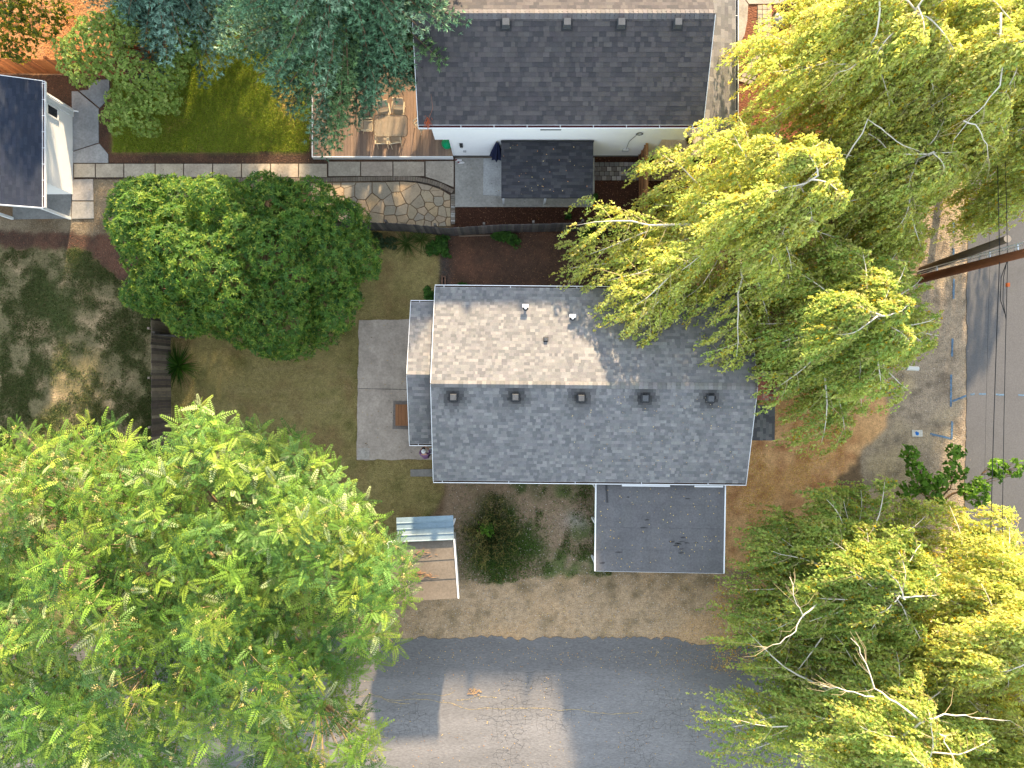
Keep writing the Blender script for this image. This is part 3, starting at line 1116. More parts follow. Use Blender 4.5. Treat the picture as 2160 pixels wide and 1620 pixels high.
sg.slope(wroof, (WX0, WN, WEZ), (1, 0, 0), (0, WRY - WN, WRZ - WEZ), WX1 - WX0, math.hypot(WN - WRY, WRZ - WEZ), 0.143, PALG, (0.09, 0.27), None, 13)
sg.slope(wroof, (WX0, WS, WSZ), (1, 0, 0), (0, WRY - WS, WRZ - WSZ), WX1 - WX0, math.hypot(WRY - WS, WRZ - WSZ), 0.143, [tuple(x * 0.9 for x in c) for c in PALG], (0.12, 0.34), None, 14)
ridge_caps(wroof, WX0, WX1, WRY, WRZ, PIT, [S(118, 116, 114), S(136, 133, 130)], 0.2, 0.14, seed=9)
gutter(gh, (WX0 - .01, WN, WEZ), (-HL - 0.03, WN, WEZ), (0, 1, 0), 0.09, 0.09, 3.0, S(70, 56, 46))
gutter(gh, (WX0 - .01, WS, WSZ), (-HL - 0.03, WS, WSZ), (0, -1, 0), 0.09, 0.09, 3.0, S(70, 56, 46))
mb = MB()
mb.bar((WX0 - 0.012, WN, WEZ - .08), (WX0 - 0.012, WRY, WRZ - .08), 0.02, 0.16)
mb.bar((WX0 - 0.012, WS, WSZ - .08), (WX0 - 0.012, WRY, WRZ - .08), 0.02, 0.16)
mb.build('wing_rake_board', 'white_paint', gh)
sg.finish(300)
# small east porch roof and brick chimney
ex0, ex1 = HL - 0.3, 12.0 - HX
mb = MB()
mb.hexa([(ex0, -2.45, 2.5), (ex1, -2.45, 2.3), (ex1, -0.85, 2.3), (ex0, -0.85, 2.5), (ex0, -2.45, 2.62), (ex1, -2.45, 2.42), (ex1, -0.85, 2.42), (ex0, -0.85, 2.62)], S(92, 92, 92))
eroof = mb.build('porch_roof', 'shingle', gh)
sp = Shingles(MG)
sp.slope(eroof, (ex1, -2.45, 2.424), (0, 1, 0), (ex0 - ex1, 0, 0.2), 1.6, 1.45, 0.143, [S(104, 104, 104), S(88, 88, 90), S(118, 116, 115)], (0.12, 0.34), None, 15)
sp.finish(0)
mb = MB()
for yy in (-2.35, -0.95):
    mb.box(ex1 - 0.16, ex1 - 0.06, yy - 0.05, yy + 0.05, 0, 2.3)
mb.build('porch_post', 'white_paint', gh)
ch0, ch1 = HL + 0.03, HL + 0.75
mb = MB()
mb.box(ch0 + 0.01, ch1 - 0.01, -0.58, 0.6, 0, 4.72, S(120, 104, 94))
chim = mb.build('chimney', 'brick', gh)
mb = MB()
mb.box(ch0 - 0.03, ch1 + 0.03, 0.42, 0.64, 4.722, 4.78, S(150, 142, 134))
mb.build('chimney_cap', 'concrete', chim)
mb = MB()
mb.lathe((ch0 + ch1) / 2, -.12, [(0.13, 4.722), (0.12, 4.83), (0.1, 4.83), (0.1, 4.76)], 14, S(120, 80, 62))
mb.build('flue', 'brick', chim)
for i in range(8):
    for k in range(11):
        if 2 < i < 6 and 2 < k < 8:
            continue
        mb = MB()
        x0b, y0b = ch0 + 0.015 + i * 0.088, -0.575 + k * 0.088
        mb.box(x0b, x0b + 0.08, y0b, y0b + 0.08, 4.722, 4.74 + r3.random() * .01, jit(r3.choice([S(150, 84, 64), S(134, 72, 56), S(164, 110, 90), S(140, 120, 100)]), 0.1))
        mb.build('brick', 'brick', chim)
BRK = [S(150, 84, 64), S(134, 72, 56), S(164, 100, 80), S(126, 78, 66)]
for k in range(14):
    z0 = 4.72 - (k + 1) * 0.075
    for j in range(6):
        y0 = -0.58 + j * 0.2 + (0.1 if k % 2 else 0)
        if y0 + 0.19 > 0.62:
            continue
        mb = MB()
        mb.box(ch0 - 0.006, ch0 + 0.05, y0, y0 + 0.185, z0 + 0.006, z0 + 0.07, jit(r3.choice(BRK), 0.1))
        mb.build('brick', 'brick', chim)

# fallen brown branch debris and a stick on the roof; leaf flecks lie on roofs further down

# ------------------------------------------------------------------ carport against the south side of the grey house
cp = thing('carport', (6.8, -6.6, 0), 'flat carport with dark rolled roofing on the south side of the grey house', 'carport')
Zc = 2.36
c4 = [P2(1257, 1019, Zc), P2(1530, 1022, Zc), P2(1527, 1209.5, Zc), P2(1255, 1204.5, Zc)]
mb = MB()
mb.prism(c4, Zc - 0.12, Zc - 0.014, S(70, 70, 72))
crf = mb.build('roof', 'rolled_roof', cp)


def lerp4(u, v):
    a = Vector(c4[0]).lerp(Vector(c4[1]), u)
    b_ = Vector(c4[3]).lerp(Vector(c4[2]), u)
    return a.lerp(b_, v)


vb = [0, 0.225, 0.485, 0.74, 1.0]
for k in range(4):
    mb = MB()
    n = 14
    for i in range(n):
        u0, u1 = i / n, (i + 1) / n
        wob = lambda u, v: (float(vnoise(u * 5, v * 3, 0.5, 5)) - .5) * .02
        lo, hi = vb[k], vb[k + 1] + (0.012 if k < 3 else 0)
        a, b_, c, d = lerp4(u0, lo), lerp4(u1, lo), lerp4(u1, hi), lerp4(u0, hi)
        z0, z1 = Zc - 0.01 + wob(u0, lo) * .3, Zc + 0.004 + wob(u0, hi) * 0.3
        za, zb = Zc - 0.01, Zc + 0.006
        mb.poly([(*d, zb), (*c, zb), (*b_, za), (*a, za)], jit(S(104, 103, 104), 0.03))
        mb.poly([(*d, zb - 0.014), (*c, zb - 0.014), (*c, zb), (*d, zb)], S(50, 50, 52))
    mb.build('roofing_strip', 'rolled_roof', crf)
for nm, a, b_ in (('side_fascia', 0, 3), ('side_fascia', 1, 2), ('front_fascia', 3, 2)):
    mb = MB()
    mb.bar((*c4[a], Zc - 0.07), (*c4[b_], Zc - 0.07), 0.05 if nm[0] == 's' else 0.03, 0.2 if nm[0] == 's' else 0.12)
    mb.build(nm, 'white_paint', cp)
mb = MB()
mb.bar((*lerp4(0.08, 0.02), Zc + 0.012), (*lerp4(0.09, 0.22), Zc + 0.012), 0.09, 0.012, S(66, 66, 68))
mb.build('roof_patch', 'rolled_roof', cp)
for k in range(16):
    uu, vv = (0.66 + rnd.gauss(0, .06), 0.66 + rnd.gauss(0, .05)) if k < 10 else (rnd.uniform(.05, .95), rnd.uniform(.1, .95))
    q = lerp4(uu, vv)
    mb = MB()
    mb.prism([(q.x + rnd.uniform(.05, .2) * math.cos(a), q.y + rnd.uniform(.02, .05) * math.sin(a)) for a in np.linspace(0, 5.6, 8)], Zc + .007, Zc + .0085, jit(S(72, 71, 72), .15))
    mb.build('scuff', 'rolled_roof', crf)
for u0, u1 in ((0.20, 0.57), (0.76, 0.98)):
    mb = MB()
    mb.bar((*lerp4(u0, 0.022), Zc + 0.05), (*lerp4(u1, 0.022), Zc + 0.05), 0.07, 0.06)
    mb.build('flashing_board', 'white_paint', cp)
for u in (0.02, 0.98):
    for v in (0.08, 0.5, 0.96):
        q = lerp4(u, v)
        mb = MB()
        mb.box(q.x - .05, q.x + .05, q.y - .05, q.y + .05, 0, Zc - 0.12)
        mb.build('post', 'white_paint', cp)

# ------------------------------------------------------------------ storage shed, lower left
sh = thing('storage_shed', P(890, 1180), 'small storage shed with brown flat roof and blue steel lean-to sheet', 'shed')
Zs = 2.2
s4 = [P2(818, 1147, Zs), P2(958, 1138, Zs), P2(967, 1262, Zs), P2(830, 1270, Zs)]
mb = MB()
mb.prism([tuple(Vector(p).lerp(Vector(P2(893, 1204, Zs)), 0.07)) for p in s4], 0, Zs - 0.12)
mb.build('wall', 'wall_grey', sh)
mb = MB()
mb.prism(s4, Zs - 0.12, Zs - 0.02, S(116, 104, 92))
srf = mb.build('roof', 'rolled_roof', sh)
for k, (v0, v1) in enumerate(((0, 0.33), (0.33, 0.66), (0.66, 1.0))):
    mb = MB()
    f = lambda u, v: Vector(s4[0]).lerp(Vector(s4[1]), u).lerp(Vector(s4[3]).lerp(Vector(s4[2]), u), v)
    a, b_, c, d = f(0, v0), f(1, v0), f(1, v1), f(0, v1)
    mb.poly([(*d, Zs + .004), (*c, Zs + .004), (*b_, Zs - .016), (*a, Zs - .016)], S(122, 112, 100))
    mb.poly([(*d, Zs - .018), (*c, Zs - .018), (*c, Zs + .004), (*d, Zs + .004)], S(50, 46, 42))
    mb.build('roofing_strip', 'rolled_roof', srf)
mb = MB()
mb.bar((*s4[1], Zs - .05), (*s4[2], Zs - .05), 0.06, 0.18)
mb.build('side_fascia', 'white_paint', sh)
mb = MB()
mb.bar((*P2(819, 1143, Zs), Zs - .04), (*P2(836, 1142, Zs), Zs - .04), 0.05, 0.14)
mb.bar((*P2(818, 1145, Zs), Zs - .04), (*P2(822, 1190, Zs), Zs - .04), 0.05, 0.14)
mb.build('corner_fascia', 'white_paint', sh)
m4 = [P2(836, 1092, 2.1), P2(956, 1087, 2.1), P2(957.5, 1139, 2.27), P2(838, 1144, 2.27)]
fz = lambda v: 2.1 + 0.17 * v
g = lambda u, v: Vector(m4[0]).lerp(Vector(m4[1]), u).lerp(Vector(m4[3]).lerp(Vector(m4[2]), u), v)
mb = MB()
prof = []
for k in range(4):
    b0 = k / 4
    prof += [(b0, 0.0), (b0 + 0.20, 0.0), (b0 + 0.215, 0.035), (b0 + 0.238, 0.035)]
prof += [(1.0, 0.0)]
SB = [S(138, 160, 172), S(128, 150, 164), S(150, 166, 172), S(140, 158, 168)]
for i in range(len(prof) - 1):
    for j in range(6):
        u0, u1 = j / 6, (j + 1) / 6
        (v0, h0), (v1, h1) = prof[i], prof[i + 1]
        a, b_, c, d = g(u0, v0), g(u1, v0), g(u1, v1), g(u0, v1)
        mb.poly([(*d, fz(v1) + h1), (*c, fz(v1) + h1), (*b_, fz(v0) + h0), (*a, fz(v0) + h0)], jit(SB[(i // 4) % 4], 0.03))
mb.build('steel_sheet', 'blue_steel', sh)
mb = MB()
for u in (0.04, 0.96):
    q = g(u, 0.5)
    mb.box(q.x - .04, q.x + .04, q.y - .04, q.y + .04, 0, 2.1)
mb.build('lean_to_post', 'old_wood', sh)
# dry twigs caught on the shed roof
mb = MB()
r4 = random.Random(8)
for cx, cy, sx, n in ((872, 1213, 22, 70), (858, 1172, 10, 26), (890, 1168, 22, 18), (900, 1215, 22, 12)):
    for _ in range(n):
        x, y = P2(cx + r4.gauss(0, sx * .5), cy + r4.gauss(0, 4), Zs)
        a, l = r4.gauss(0, 0.6), r4.uniform(0.05, 0.3)
        z = Zs + 0.012 + r4.random() * 0.03
        mb.bar((x, y, z), (x + math.cos(a) * l, y + math.sin(a) * l * .6, z + r4.uniform(-.005, .02)), 0.012, 0.01, jit(S(176, 136, 98), 0.2, r4))
o = mb.build('dry_twigs', 'litter')
tag(o, 'heap of orange dry twigs lying on the shed roof', 'twigs', kind='stuff')
# ------------------------------------------------------------------ white house at the top
wh = thing('house', (2.5, 14.9, 0), 'white sided house with dark shingled gable roof at the top of the view', 'house')
WY, WEZ2, WRY2, WRZ2 = 11.1, 4.42, 14.95, 6.3
PIT2 = math.atan2(WRZ2 - WEZ2, WRY2 - 11.12)
NY = 2 * WRY2 - WY
SID = []
mb = MB()
mb.box(-2.85, 6.8, WY + 0.03, NY, 0.0, 2.55)
mb.box(-3.5, 7.85, WY + 0.03, NY, 2.552, 4.3)
for xx in (-3.5, 7.85):
    mb.poly([(xx, WY + 0.03, 4.3), (xx, NY, 4.3), (xx, WRY2, WRZ2 - 0.16)][::1 if xx > 0 else -1])
mb.build('wall', 'white_siding', wh)
z = 0.25
k = 0
while z < 4.25:                                                # lap siding boards on the visible south wall
    zt = min(z + 0.178, 4.3)
    x0, x1 = (-2.85, 6.8) if zt < 2.6 else (-3.5, 7.85)
    mb = MB()
    mb.hexa([(x0, WY - 0.004, z), (x1, WY - 0.004, z), (x1, WY + .03, z), (x0, WY + .03, z), (x0, WY + 0.012, zt), (x1, WY + 0.012, zt), (x1, WY + .03, zt), (x0, WY + .03, zt)], S(240, 241, 241, .9))
    mb.build('siding_board', 'white_siding', wh)
    z += 0.178
mb = MB()
mb.box(-2.85, 6.8, WY + 0.005, WY + 0.03, 0, 0.25, S(120, 118, 114))
mb.build('foundation', 'concrete', wh)
mb = MB()
for xx in (-2.86, 6.72):
    mb.box(xx, xx + 0.09, WY - 0.016, WY + 0.03, 0.25, 2.55)
mb.build('corner_board', 'white_paint', wh)
x0, x1 = -4.02, 8.2
mb = MB()
for s_, ye in ((-1, 11.12), (1, 2 * WRY2 - 11.12)):
    mb.hexa([(x0, ye, WEZ2 - .12), (x1, ye, WEZ2 - .12), (x1, WRY2, WRZ2 - .12), (x0, WRY2, WRZ2 - .12), (x0, ye, WEZ2 - .004), (x1, ye, WEZ2 - .004), (x1, WRY2, WRZ2 - .004), (x0, WRY2, WRZ2 - .004)], S(70, 70, 72))
wr = mb.build('roof', 'shingle', wh)
PALW = [S(*c, .55) for c in ((98, 94, 95), (90, 87, 89), (106, 101, 101), (84, 82, 85), (96, 92, 94), (110, 105, 104))]
sw = Shingles(None, lambda x, y: x < 1010 or x > 1490 or y < 30)
SL2 = math.hypot(WRY2 - 11.12, WRZ2 - WEZ2)
sw.slope(wr, (x0, 11.12, WEZ2), (1, 0, 0), (0, WRY2 - 11.12, WRZ2 - WEZ2), x1 - x0, SL2, 0.19, PALW, (0.1, 0.34), None, 21, (0.012, 0.026))
sw.slope(wr, (x0, 2 * WRY2 - 11.12, WEZ2), (1, 0, 0), (0, 11.12 - WRY2, WRZ2 - WEZ2), x1 - x0, SL2, 0.19, PALW, (0.1, 0.34), None, 22, (0.012, 0.026))
ridge_caps(wr, x0, x1, WRY2, WRZ2, PIT2, [S(104, 101, 102), S(112, 108, 107)], 0.19, 0.2, seed=5)
for px in (1067, 1196, 1310, 1429):
    q = P(px, 50, 6.15)
    zr = WRZ2 - abs(WRY2 - q[1]) * math.tan(PIT2)
    box_vent(wr, q[0], q[1] - 0.02, zr, 0.17, 0.26, 1)
gutter(wh, (x0, 11.12, WEZ2), (x1, 11.12, WEZ2), (0, -1, 0), 0.14, 0.12, 1.42, S(70, 34, 34))
for xx in (x0, x1):
    mb = MB()
    mb.bar((xx + (-.012 if xx < 0 else .012), 11.12, WEZ2 - .1), (xx + (-.012 if xx < 0 else .012), WRY2, WRZ2 - .1), 0.022, 0.2)
    mb.build('rake_board', 'white_paint', wh)
# east porch roof
px0, px1 = 7.87, 10.0
mb = MB()
mb.hexa([(px0, 11.0, 3.62), (px1, 11.0, 2.92), (px1, 24, 2.92), (px0, 24, 3.62), (px0, 11.0, 3.74), (px1, 11.0, 3.04), (px1, 24, 3.04), (px0, 24, 3.74)], S(80, 80, 82))
pr = mb.build('porch_roof', 'shingle', wh)
sw.slope(pr, (px1, 11.0, 3.045), (0, 1, 0), (px0 - px1, 0, 0.7), 13, math.hypot(px1 - px0, 0.7), 0.19, [S(130, 127, 126), S(118, 115, 115), S(140, 136, 134), S(112, 110, 111)], (0.14, 0.46), None, 23, (0.006, 0.012))
sw.finish(300)
mb = MB()
mb.bar((px0 - .02, 10.985, 3.6), (px1 + .05, 10.985, 2.9), 0.03, 0.24)
mb.build('porch_rake_board', 'white_paint', wh)
gutter(wh, (px1, 24, 3.04), (px1, 10.98, 3.04), (1, 0, 0), 0.13, 0.12, 1.42, S(40, 44, 50))
mb = MB()
mb.box(9.7, 9.82, 11.12, 11.24, 0.45, 2.95)
mb.box(9.7, 9.82, 15.12, 15.24, 0.45, 2.95)
mb.build('porch_post', 'white_paint', wh)
mb = MB()
mb.box(6.82, 9.75, 11.02, 18, 0.0, 0.36, S(120, 100, 80))
pdeck = mb.build('porch_floor', 'old_wood', wh)
xx = 6.83
while xx < 9.74:
    mb = MB()
    mb.box(xx, min(xx + 0.136, 9.75), 11.0, 18, 0.362, 0.4, jit(S(206, 196, 178), 0.05))
    mb.build('floor_board', 'wood', pdeck)
    xx += 0.142
# attic vent, wall lamp, outlet, meter box and cable coil on the south wall
mb = MB()
vx0, vx1 = P(1140, 268, 4.05)[0], P(1184, 268, 4.05)[0]
mb.box(vx0 - .03, vx1 + .03, WY - .03, WY, 3.88, 4.2)
av = mb.build('attic_vent', 'white_paint', wh)
for k in range(5):
    mb = MB()
    mb.box(vx0, vx1, WY - .042, WY - .031, 3.9 + k * .056, 3.94 + k * .056, S(60, 58, 58))
    mb.build('louvre', 'paint', av)
lx = P(973, 305, 1.9)[0]
mb = MB()
mb.box(lx - .07, lx + .07, WY - .1, WY - .003, 1.72, 2.08)
wl_ = mb.build('wall_lamp', 'dark_metal', wh)
mb = MB()
mb.box(lx - .05, lx + .05, WY - .12, WY - .02, 1.66, 1.718, S(225, 225, 220))
mb.build('lamp_glass', 'paint', wl_)
mb = MB()
lx = P(980, 319, 1.0)[0]
mb.box(lx - .07, lx + .07, WY - .05, WY - .003, 0.86, 1.06, S(190, 192, 194))
mb.build('outlet_cover', 'paint', wh)
mb = MB()
mxx = P(1320, 315, 1.2)[0]
mb.box(mxx - .14, mxx + .14, WY - .09, WY - .003, 1.05, 1.3, S(222, 224, 226))
mb.build('cable_box', 'paint', wh)
mb = MB()
cxx = P(1349, 278, 3.4)[0]
for rr in (0.12, 0.15):
    mb.tube([(cxx + rr * math.cos(a), WY - .04, 3.42 + rr * 1.1 * math.sin(a)) for a in np.linspace(0, 6.28, 18)], 0.012, 5)
mb.tube([(cxx - .1, WY - .03, 3.3), (cxx - .3, WY - .03, 2.4), (mxx, WY - .04, 1.3)], 0.01, 5)
mb.build('cable_coil', 'cable', wh)

# ------------------------------------------------------------------ patio cover
pc = thing('patio_cover', P(1155, 360), 'lean-to patio cover with dark shingled roof behind the white house', 'patio cover')
a, b_ = -0.49, 3.70
yb, yf, zb, zf = 11.06, 8.55, 2.56, 2.22
mb = MB()
mb.hexa([(a, yf, zf - .14), (b_, yf, zf - .14), (b_, yb, zb - .14), (a, yb, zb - .14), (a, yf, zf - .004), (b_, yf, zf - .004), (b_, yb, zb - .004), (a, yb, zb - .004)], S(60, 60, 64))
pcr = mb.build('roof', 'shingle', pc)
spc = Shingles(None)
spc.slope(pcr, (a, yf, zf), (1, 0, 0), (0, yb - yf, zb - zf), b_ - a, math.hypot(yb - yf, zb - zf), 0.143, [S(*c, .44) for c in ((82, 83, 89), (73, 74, 81), (90, 90, 95), (66, 68, 75))], (0.14, 0.42), None, 31)
spc.finish(300)
mb = MB()
mb.box(a - .02, b_ + .02, yb - .06, yb - .012, zb - .1, zb + .05)
mb.build('ledger_flashing', 'dark_metal', pc)
for px, py in ((1062, 431), (1148, 431), (1236, 432)):
    q = P(px, py, 0.05)
    mb = MB()
    mb.box(q[0] - .05, q[0] + .05, q[1] - .05, q[1] + .05, 0.05, zf - .13 + (q[1] - yf) * .135)
    mb.build('post', 'white_paint', pc)
mb = MB()
mb.box(a + .03, b_ - .03, yf + .18, yf + .28, zf - .3, zf - .128)
mb.build('beam', 'white_paint', pc)

# ------------------------------------------------------------------ timber deck west of the white house
dk = thing('deck', (-6.2, 13, 0), 'brown board deck with white fascia beside the white house', 'deck')
DZ = 0.4
mb = MB()
mb.box(-9.6, -2.9, 11.05, 19.0, 0.02, DZ - .04, S(60, 46, 36))
mb.build('frame', 'old_wood', dk)
xx = -9.63
DW = [S(150, 126, 108), S(138, 116, 100), S(158, 132, 110), S(132, 112, 98)]
while xx < -2.9:
    x1_ = min(xx + 0.144, -2.86)
    mb = MB()
    mb.box(xx, x1_, 11.02, 19.0, DZ - .035, DZ, jit(rnd.choice(DW), 0.06))
    mb.build('deck_board', 'wood', dk)
    xx += 0.152
mb = MB()
mb.box(-9.68, -2.86, 10.965, 11.01, 0.06, DZ + .012)
mb.box(-9.68, -9.636, 11.012, 19, 0.06, DZ + .012)
mb.build('fascia', 'white_paint', dk)

# ------------------------------------------------------------------ garden shed at the left
gs = thing('garden_shed', (-22.5, 11, 0), 'white garden shed with navy shingled roof at the left edge', 'shed')
ax = -21.46
mb = MB()
mb.box(-28.4, ax, 9.27, 13.4, 0, 2.6)
for yy, s_ in ((9.27, 1), (13.4, -1)):
    mb.poly([(-28.4, yy, 2.6), (ax, yy, 2.6), (-24.93, yy, 3.95)][::s_])
mb.build('wall', 'white_siding', gs)
mb = MB()
rx, re, rzr, rze = -24.95, -21.28, 4.16, 2.66
for s_ in (0, 1):
    e = re if s_ == 0 else 2 * rx - re
    mb.hexa([(e, 8.0, rze - .13), (e, 13.72, rze - .13), (rx, 13.72, rzr - .13), (rx, 8.0, rzr - .13), (e, 8.0, rze), (e, 13.72, rze), (rx, 13.72, rzr), (rx, 8.0, rzr)], S(66, 70, 84))
gsr = mb.build('roof', 'shingle', gs)
sgs = Shingles(None)
sgs.slope(gsr, (re, 8.0, rze + .002), (0, 1, 0), (rx - re, 0, rzr - rze), 5.72, math.hypot(rx - re, rzr - rze), 0.143, [S(*c, .4) for c in ((64, 74, 94), (58, 68, 88), (70, 79, 98))], (0.16, 0.5), None, 33, (0.003, 0.006))
sgs.finish(0)
gutter(gs, (re, 13.72, rze), (re, 8.0, rze), (1, 0, 0), 0.13, 0.11, 0.73, S(64, 40, 40), 0.1)
mb = MB()
mb.bar((re, 7.985, rze - .1), (rx, 7.985, rzr - .1), 0.03, 0.2)
mb.bar((re, 13.735, rze - .1), (rx, 13.735, rzr - .1), 0.03, 0.2)
mb.build('rake_board', 'white_paint', gs)
mb = MB()
mb.box(ax - .01, ax + .05, 13.05, 13.43, 0.0, 2.6)
mb.build('corner_board', 'white_paint', gs)
mb = MB()
mb.tube([(ax + .1, 13.3, 2.5), (ax + .1, 13.3, 0.2), (ax + .3, 13.3, 0.06)], 0.045, 6)
mb.build('downspout', 'white_paint', gs)
mb = MB()
for y0, y1, z0, z1 in ((12.42, 13.0, 2.02, 2.1), (12.42, 13.0, 1.2, 1.28), (12.42, 12.5, 1.28, 2.02), (12.92, 13.0, 1.28, 2.02)):
    mb.box(ax + .002, ax + .05, y0, y1, z0, z1)
wd_ = mb.build('window', 'white_paint', gs)
mb = MB()
mb.box(ax + .004, ax + .02, 12.5, 12.92, 1.28, 2.02)
mb.build('pane', 'glass_dark', wd_)
for xx in (-21.58, -24.4):
    mb = MB()
    mb.box(xx - .06, xx + .06, 8.03, 8.15, 0.04, 2.72 if xx > -22 else 3.8)
    mb.build('porch_post', 'white_paint', gs)
mb = MB()
mb.prism([P2(60, 404), P2(151.5, 404), P2(151, 461), P2(28, 463), P2(28, 430), P2(0, 430), P2(0, 404)], -.01, 0.04, S(128, 128, 126))
mb.build('porch_slab', 'concrete', gs)
for k in range(14):
    z = 0.2 + k * 0.17
    mb = MB()
    mb.hexa([(ax, 9.27, z), (ax + .014, 9.27, z), (ax + .014, 13.04, z), (ax, 13.04, z), (ax, 9.27, z + .168), (ax + .003, 9.27, z + .168), (ax + .003, 13.04, z + .168), (ax, 13.04, z + .168)])
    mb.build('siding_board', 'white_siding', gs)
# ------------------------------------------------------------------ fences
def fence(name, label, pts, hgt, side, pal, pw=0.135, gap=0.008, post=2.3, rails=(0.35, 1.45), lean=0.0, mat='old_wood', tall=0.0, seed=2):
    """picket fence along ground points; side = +1 / -1: which side of the line the pickets stand on"""
    r = random.Random(seed)
    pts = [Vector(p) for p in pts]
    mid = pts[len(pts) // 2]
    f = thing(name, (mid.x, mid.y, 0), label, 'fence')
    for p, d in along(pts, pw + gap):
        n = Vector((-d.y, d.x)) * side
        h = hgt + r.uniform(-.03, .03)
        ln = lean + r.uniform(-.012, .012)
        tw = r.uniform(-.012, .012)
        a, b_ = p - d * pw / 2, p + d * pw / 2
        t_ = 0.018
        vs = []
        for zz, o in ((0.02, 0.0), (h, ln)):
            vs += [(*(a + n * (o + .03)), zz), (*(b_ + n * (o + .03 + tw)), zz), (*(b_ + n * (o + .03 + t_ + tw)), zz), (*(a + n * (o + .03 + t_)), zz)]
        if side < 0:
            vs = [vs[i] for i in (3, 2, 1, 0, 7, 6, 5, 4)]
        mb = MB()
        mb.hexa(vs, jit(r.choice(pal), 0.14, r))
        mb.build('picket', mat, f)
    for i in range(len(pts) - 1):
        d = (pts[i + 1] - pts[i]).normalized()
        n = Vector((-d.y, d.x)) * side
        for zr in rails:
            mb = MB()
            o = n * (lean * zr / hgt)
            mb.bar((*(pts[i] + o), zr), (*(pts[i + 1] + o), zr), 0.045, 0.09, jit(pal[0], 0.1, r))
            mb.build('rail', mat, f)
    for p, d in along(pts, post):
        n = Vector((-d.y, d.x)) * side
        mb = MB()
        q = p - n * 0.07
        mb.bar((*q, 0), (*(q + n * lean), hgt + 0.06 + tall), 0.1, 0.1, jit(pal[-1], 0.1, r))
        mb.build('post', mat, f)
    return f


OLD = [S(84, 80, 78), S(96, 90, 86), S(74, 70, 70), S(104, 98, 92)]
fence('board_fence', 'weathered dark board fence running between the flagstone patio and mulch bed',
      [P2(*p) for p in ((330, 478), (560, 480), (770, 484), (860, 487), (952, 496), (1060, 489), (1250, 485), (1470, 487))], 1.8, -1, OLD, seed=5)
OLDB = [S(104, 92, 82), S(120, 108, 96), S(90, 80, 74), S(134, 120, 106)]
fence('board_fence', 'weathered brown board fence beside the patchy lawn at the left',
      [P2(*p) for p in ((358, 500), (358.5, 705), (359, 800), (360, 1000), (362, 1180))], 1.85, 1, OLDB, lean=-0.05, seed=6)
fence('fence_panel', 'short dark fence piece joining the brown board fence below the round tree',
      [P2(360, 709), P2(402, 712)], 1.7, -1, OLD, seed=7)
CED = [S(150, 104, 66), S(134, 92, 58), S(164, 116, 74)]
gate = fence('cedar_gate', 'brown cedar gate with a diagonal brace beside the patio cover', [P2(1346, 328), P2(1347, 470)], 2.05, 1, CED, mat='wood', rails=(0.3, 1.0, 1.8), seed=8)
x_, ya_, yb_ = P2(1346, 328)[0], P2(0, 332)[1], P2(0, 385)[1]
mb = MB()
mb.bar((x_ - 0.03, ya_, 0.35), (x_ - 0.03, yb_, 1.75), 0.04, 0.11, S(140, 98, 62))
mb.build('brace', 'wood', gate)
mb = MB()
mb.bar((x_ + .05, P2(0, 328)[1], 2.07), (x_ + .05, P2(0, 470)[1], 2.07), 0.12, 0.03, S(150, 108, 70))
mb.build('top_rail', 'wood', gate)
CEDR = [S(146, 92, 54), S(130, 80, 46), S(158, 102, 62), S(116, 74, 46)]
fence('cedar_fence', 'orange brown cedar fence behind the garden shed', [P2(-60, 152), P2(330, 157)], 1.6, -1, CEDR, mat='wood', lean=0.0, seed=9)

# orange cedar planter under the loose green tree
pl = thing('planter_box', P(304, 130), 'orange cedar planter box under the loose green tree', 'planter')
q = [P2(285, 104), P2(326, 112), P2(318, 150), P2(277, 142)]
for i in range(4):
    mb = MB()
    mb.bar((*q[i], 0.26), (*q[(i + 1) % 4], 0.26), 0.05, 0.5, jit(S(176, 100, 48), 0.06))
    mb.build('side_board', 'wood', pl)
mb = MB()
mb.prism([tuple(Vector(p).lerp(Vector(P2(301, 127)), 0.06)) for p in q], 0.01, 0.36, S(128, 74, 44))
mb.build('soil', 'soil', pl)

# ------------------------------------------------------------------ utility poles and cables
bx_, by_ = P2(1936, 590)
up = thing('utility_pole', (bx_, by_, 0), 'tall brown wooden utility pole beside the street', 'utility pole')
mb = MB()
mb.tube([(bx_, by_, 0), (bx_, by_ - .02, 4), (bx_, by_ - .04, 11.5)], [0.205, 0.19, 0.15], 14, S(112, 66, 38))
mb.build('shaft', 'pole_wood', up, True)
for zz in (1.6, 5.4, 7.1):
    mb = MB()
    mb.bar((bx_ + .02, by_ + .12, zz), (bx_ + .0, by_ + .42, zz), 0.05, 0.05)
    mb.bar((bx_ + .02, by_ + .12, zz - .25), (bx_ + .0, by_ + .40, zz), 0.025, 0.025)
    mb.build('standoff_bracket', 'pale_metal', up)
for off, r_ in ((0.40, 0.028), (0.30, 0.02)):
    mb = MB()
    mb.tube([(bx_, by_ + off, 0), (bx_ + .02, by_ + off + .02, 2.4), (bx_, by_ + off, 5.2), (bx_, by_ + off - .02, 9.5)], r_, 6)
    mb.build('conduit', 'pale_metal', up)
mb = MB()
mb.bar((bx_ - 1.2, by_ - .2, 10.6), (bx_ + 1.2, by_ - .2, 10.6), 0.1, 0.12, S(110, 80, 56))
mb.build('crossarm', 'pole_wood', up)

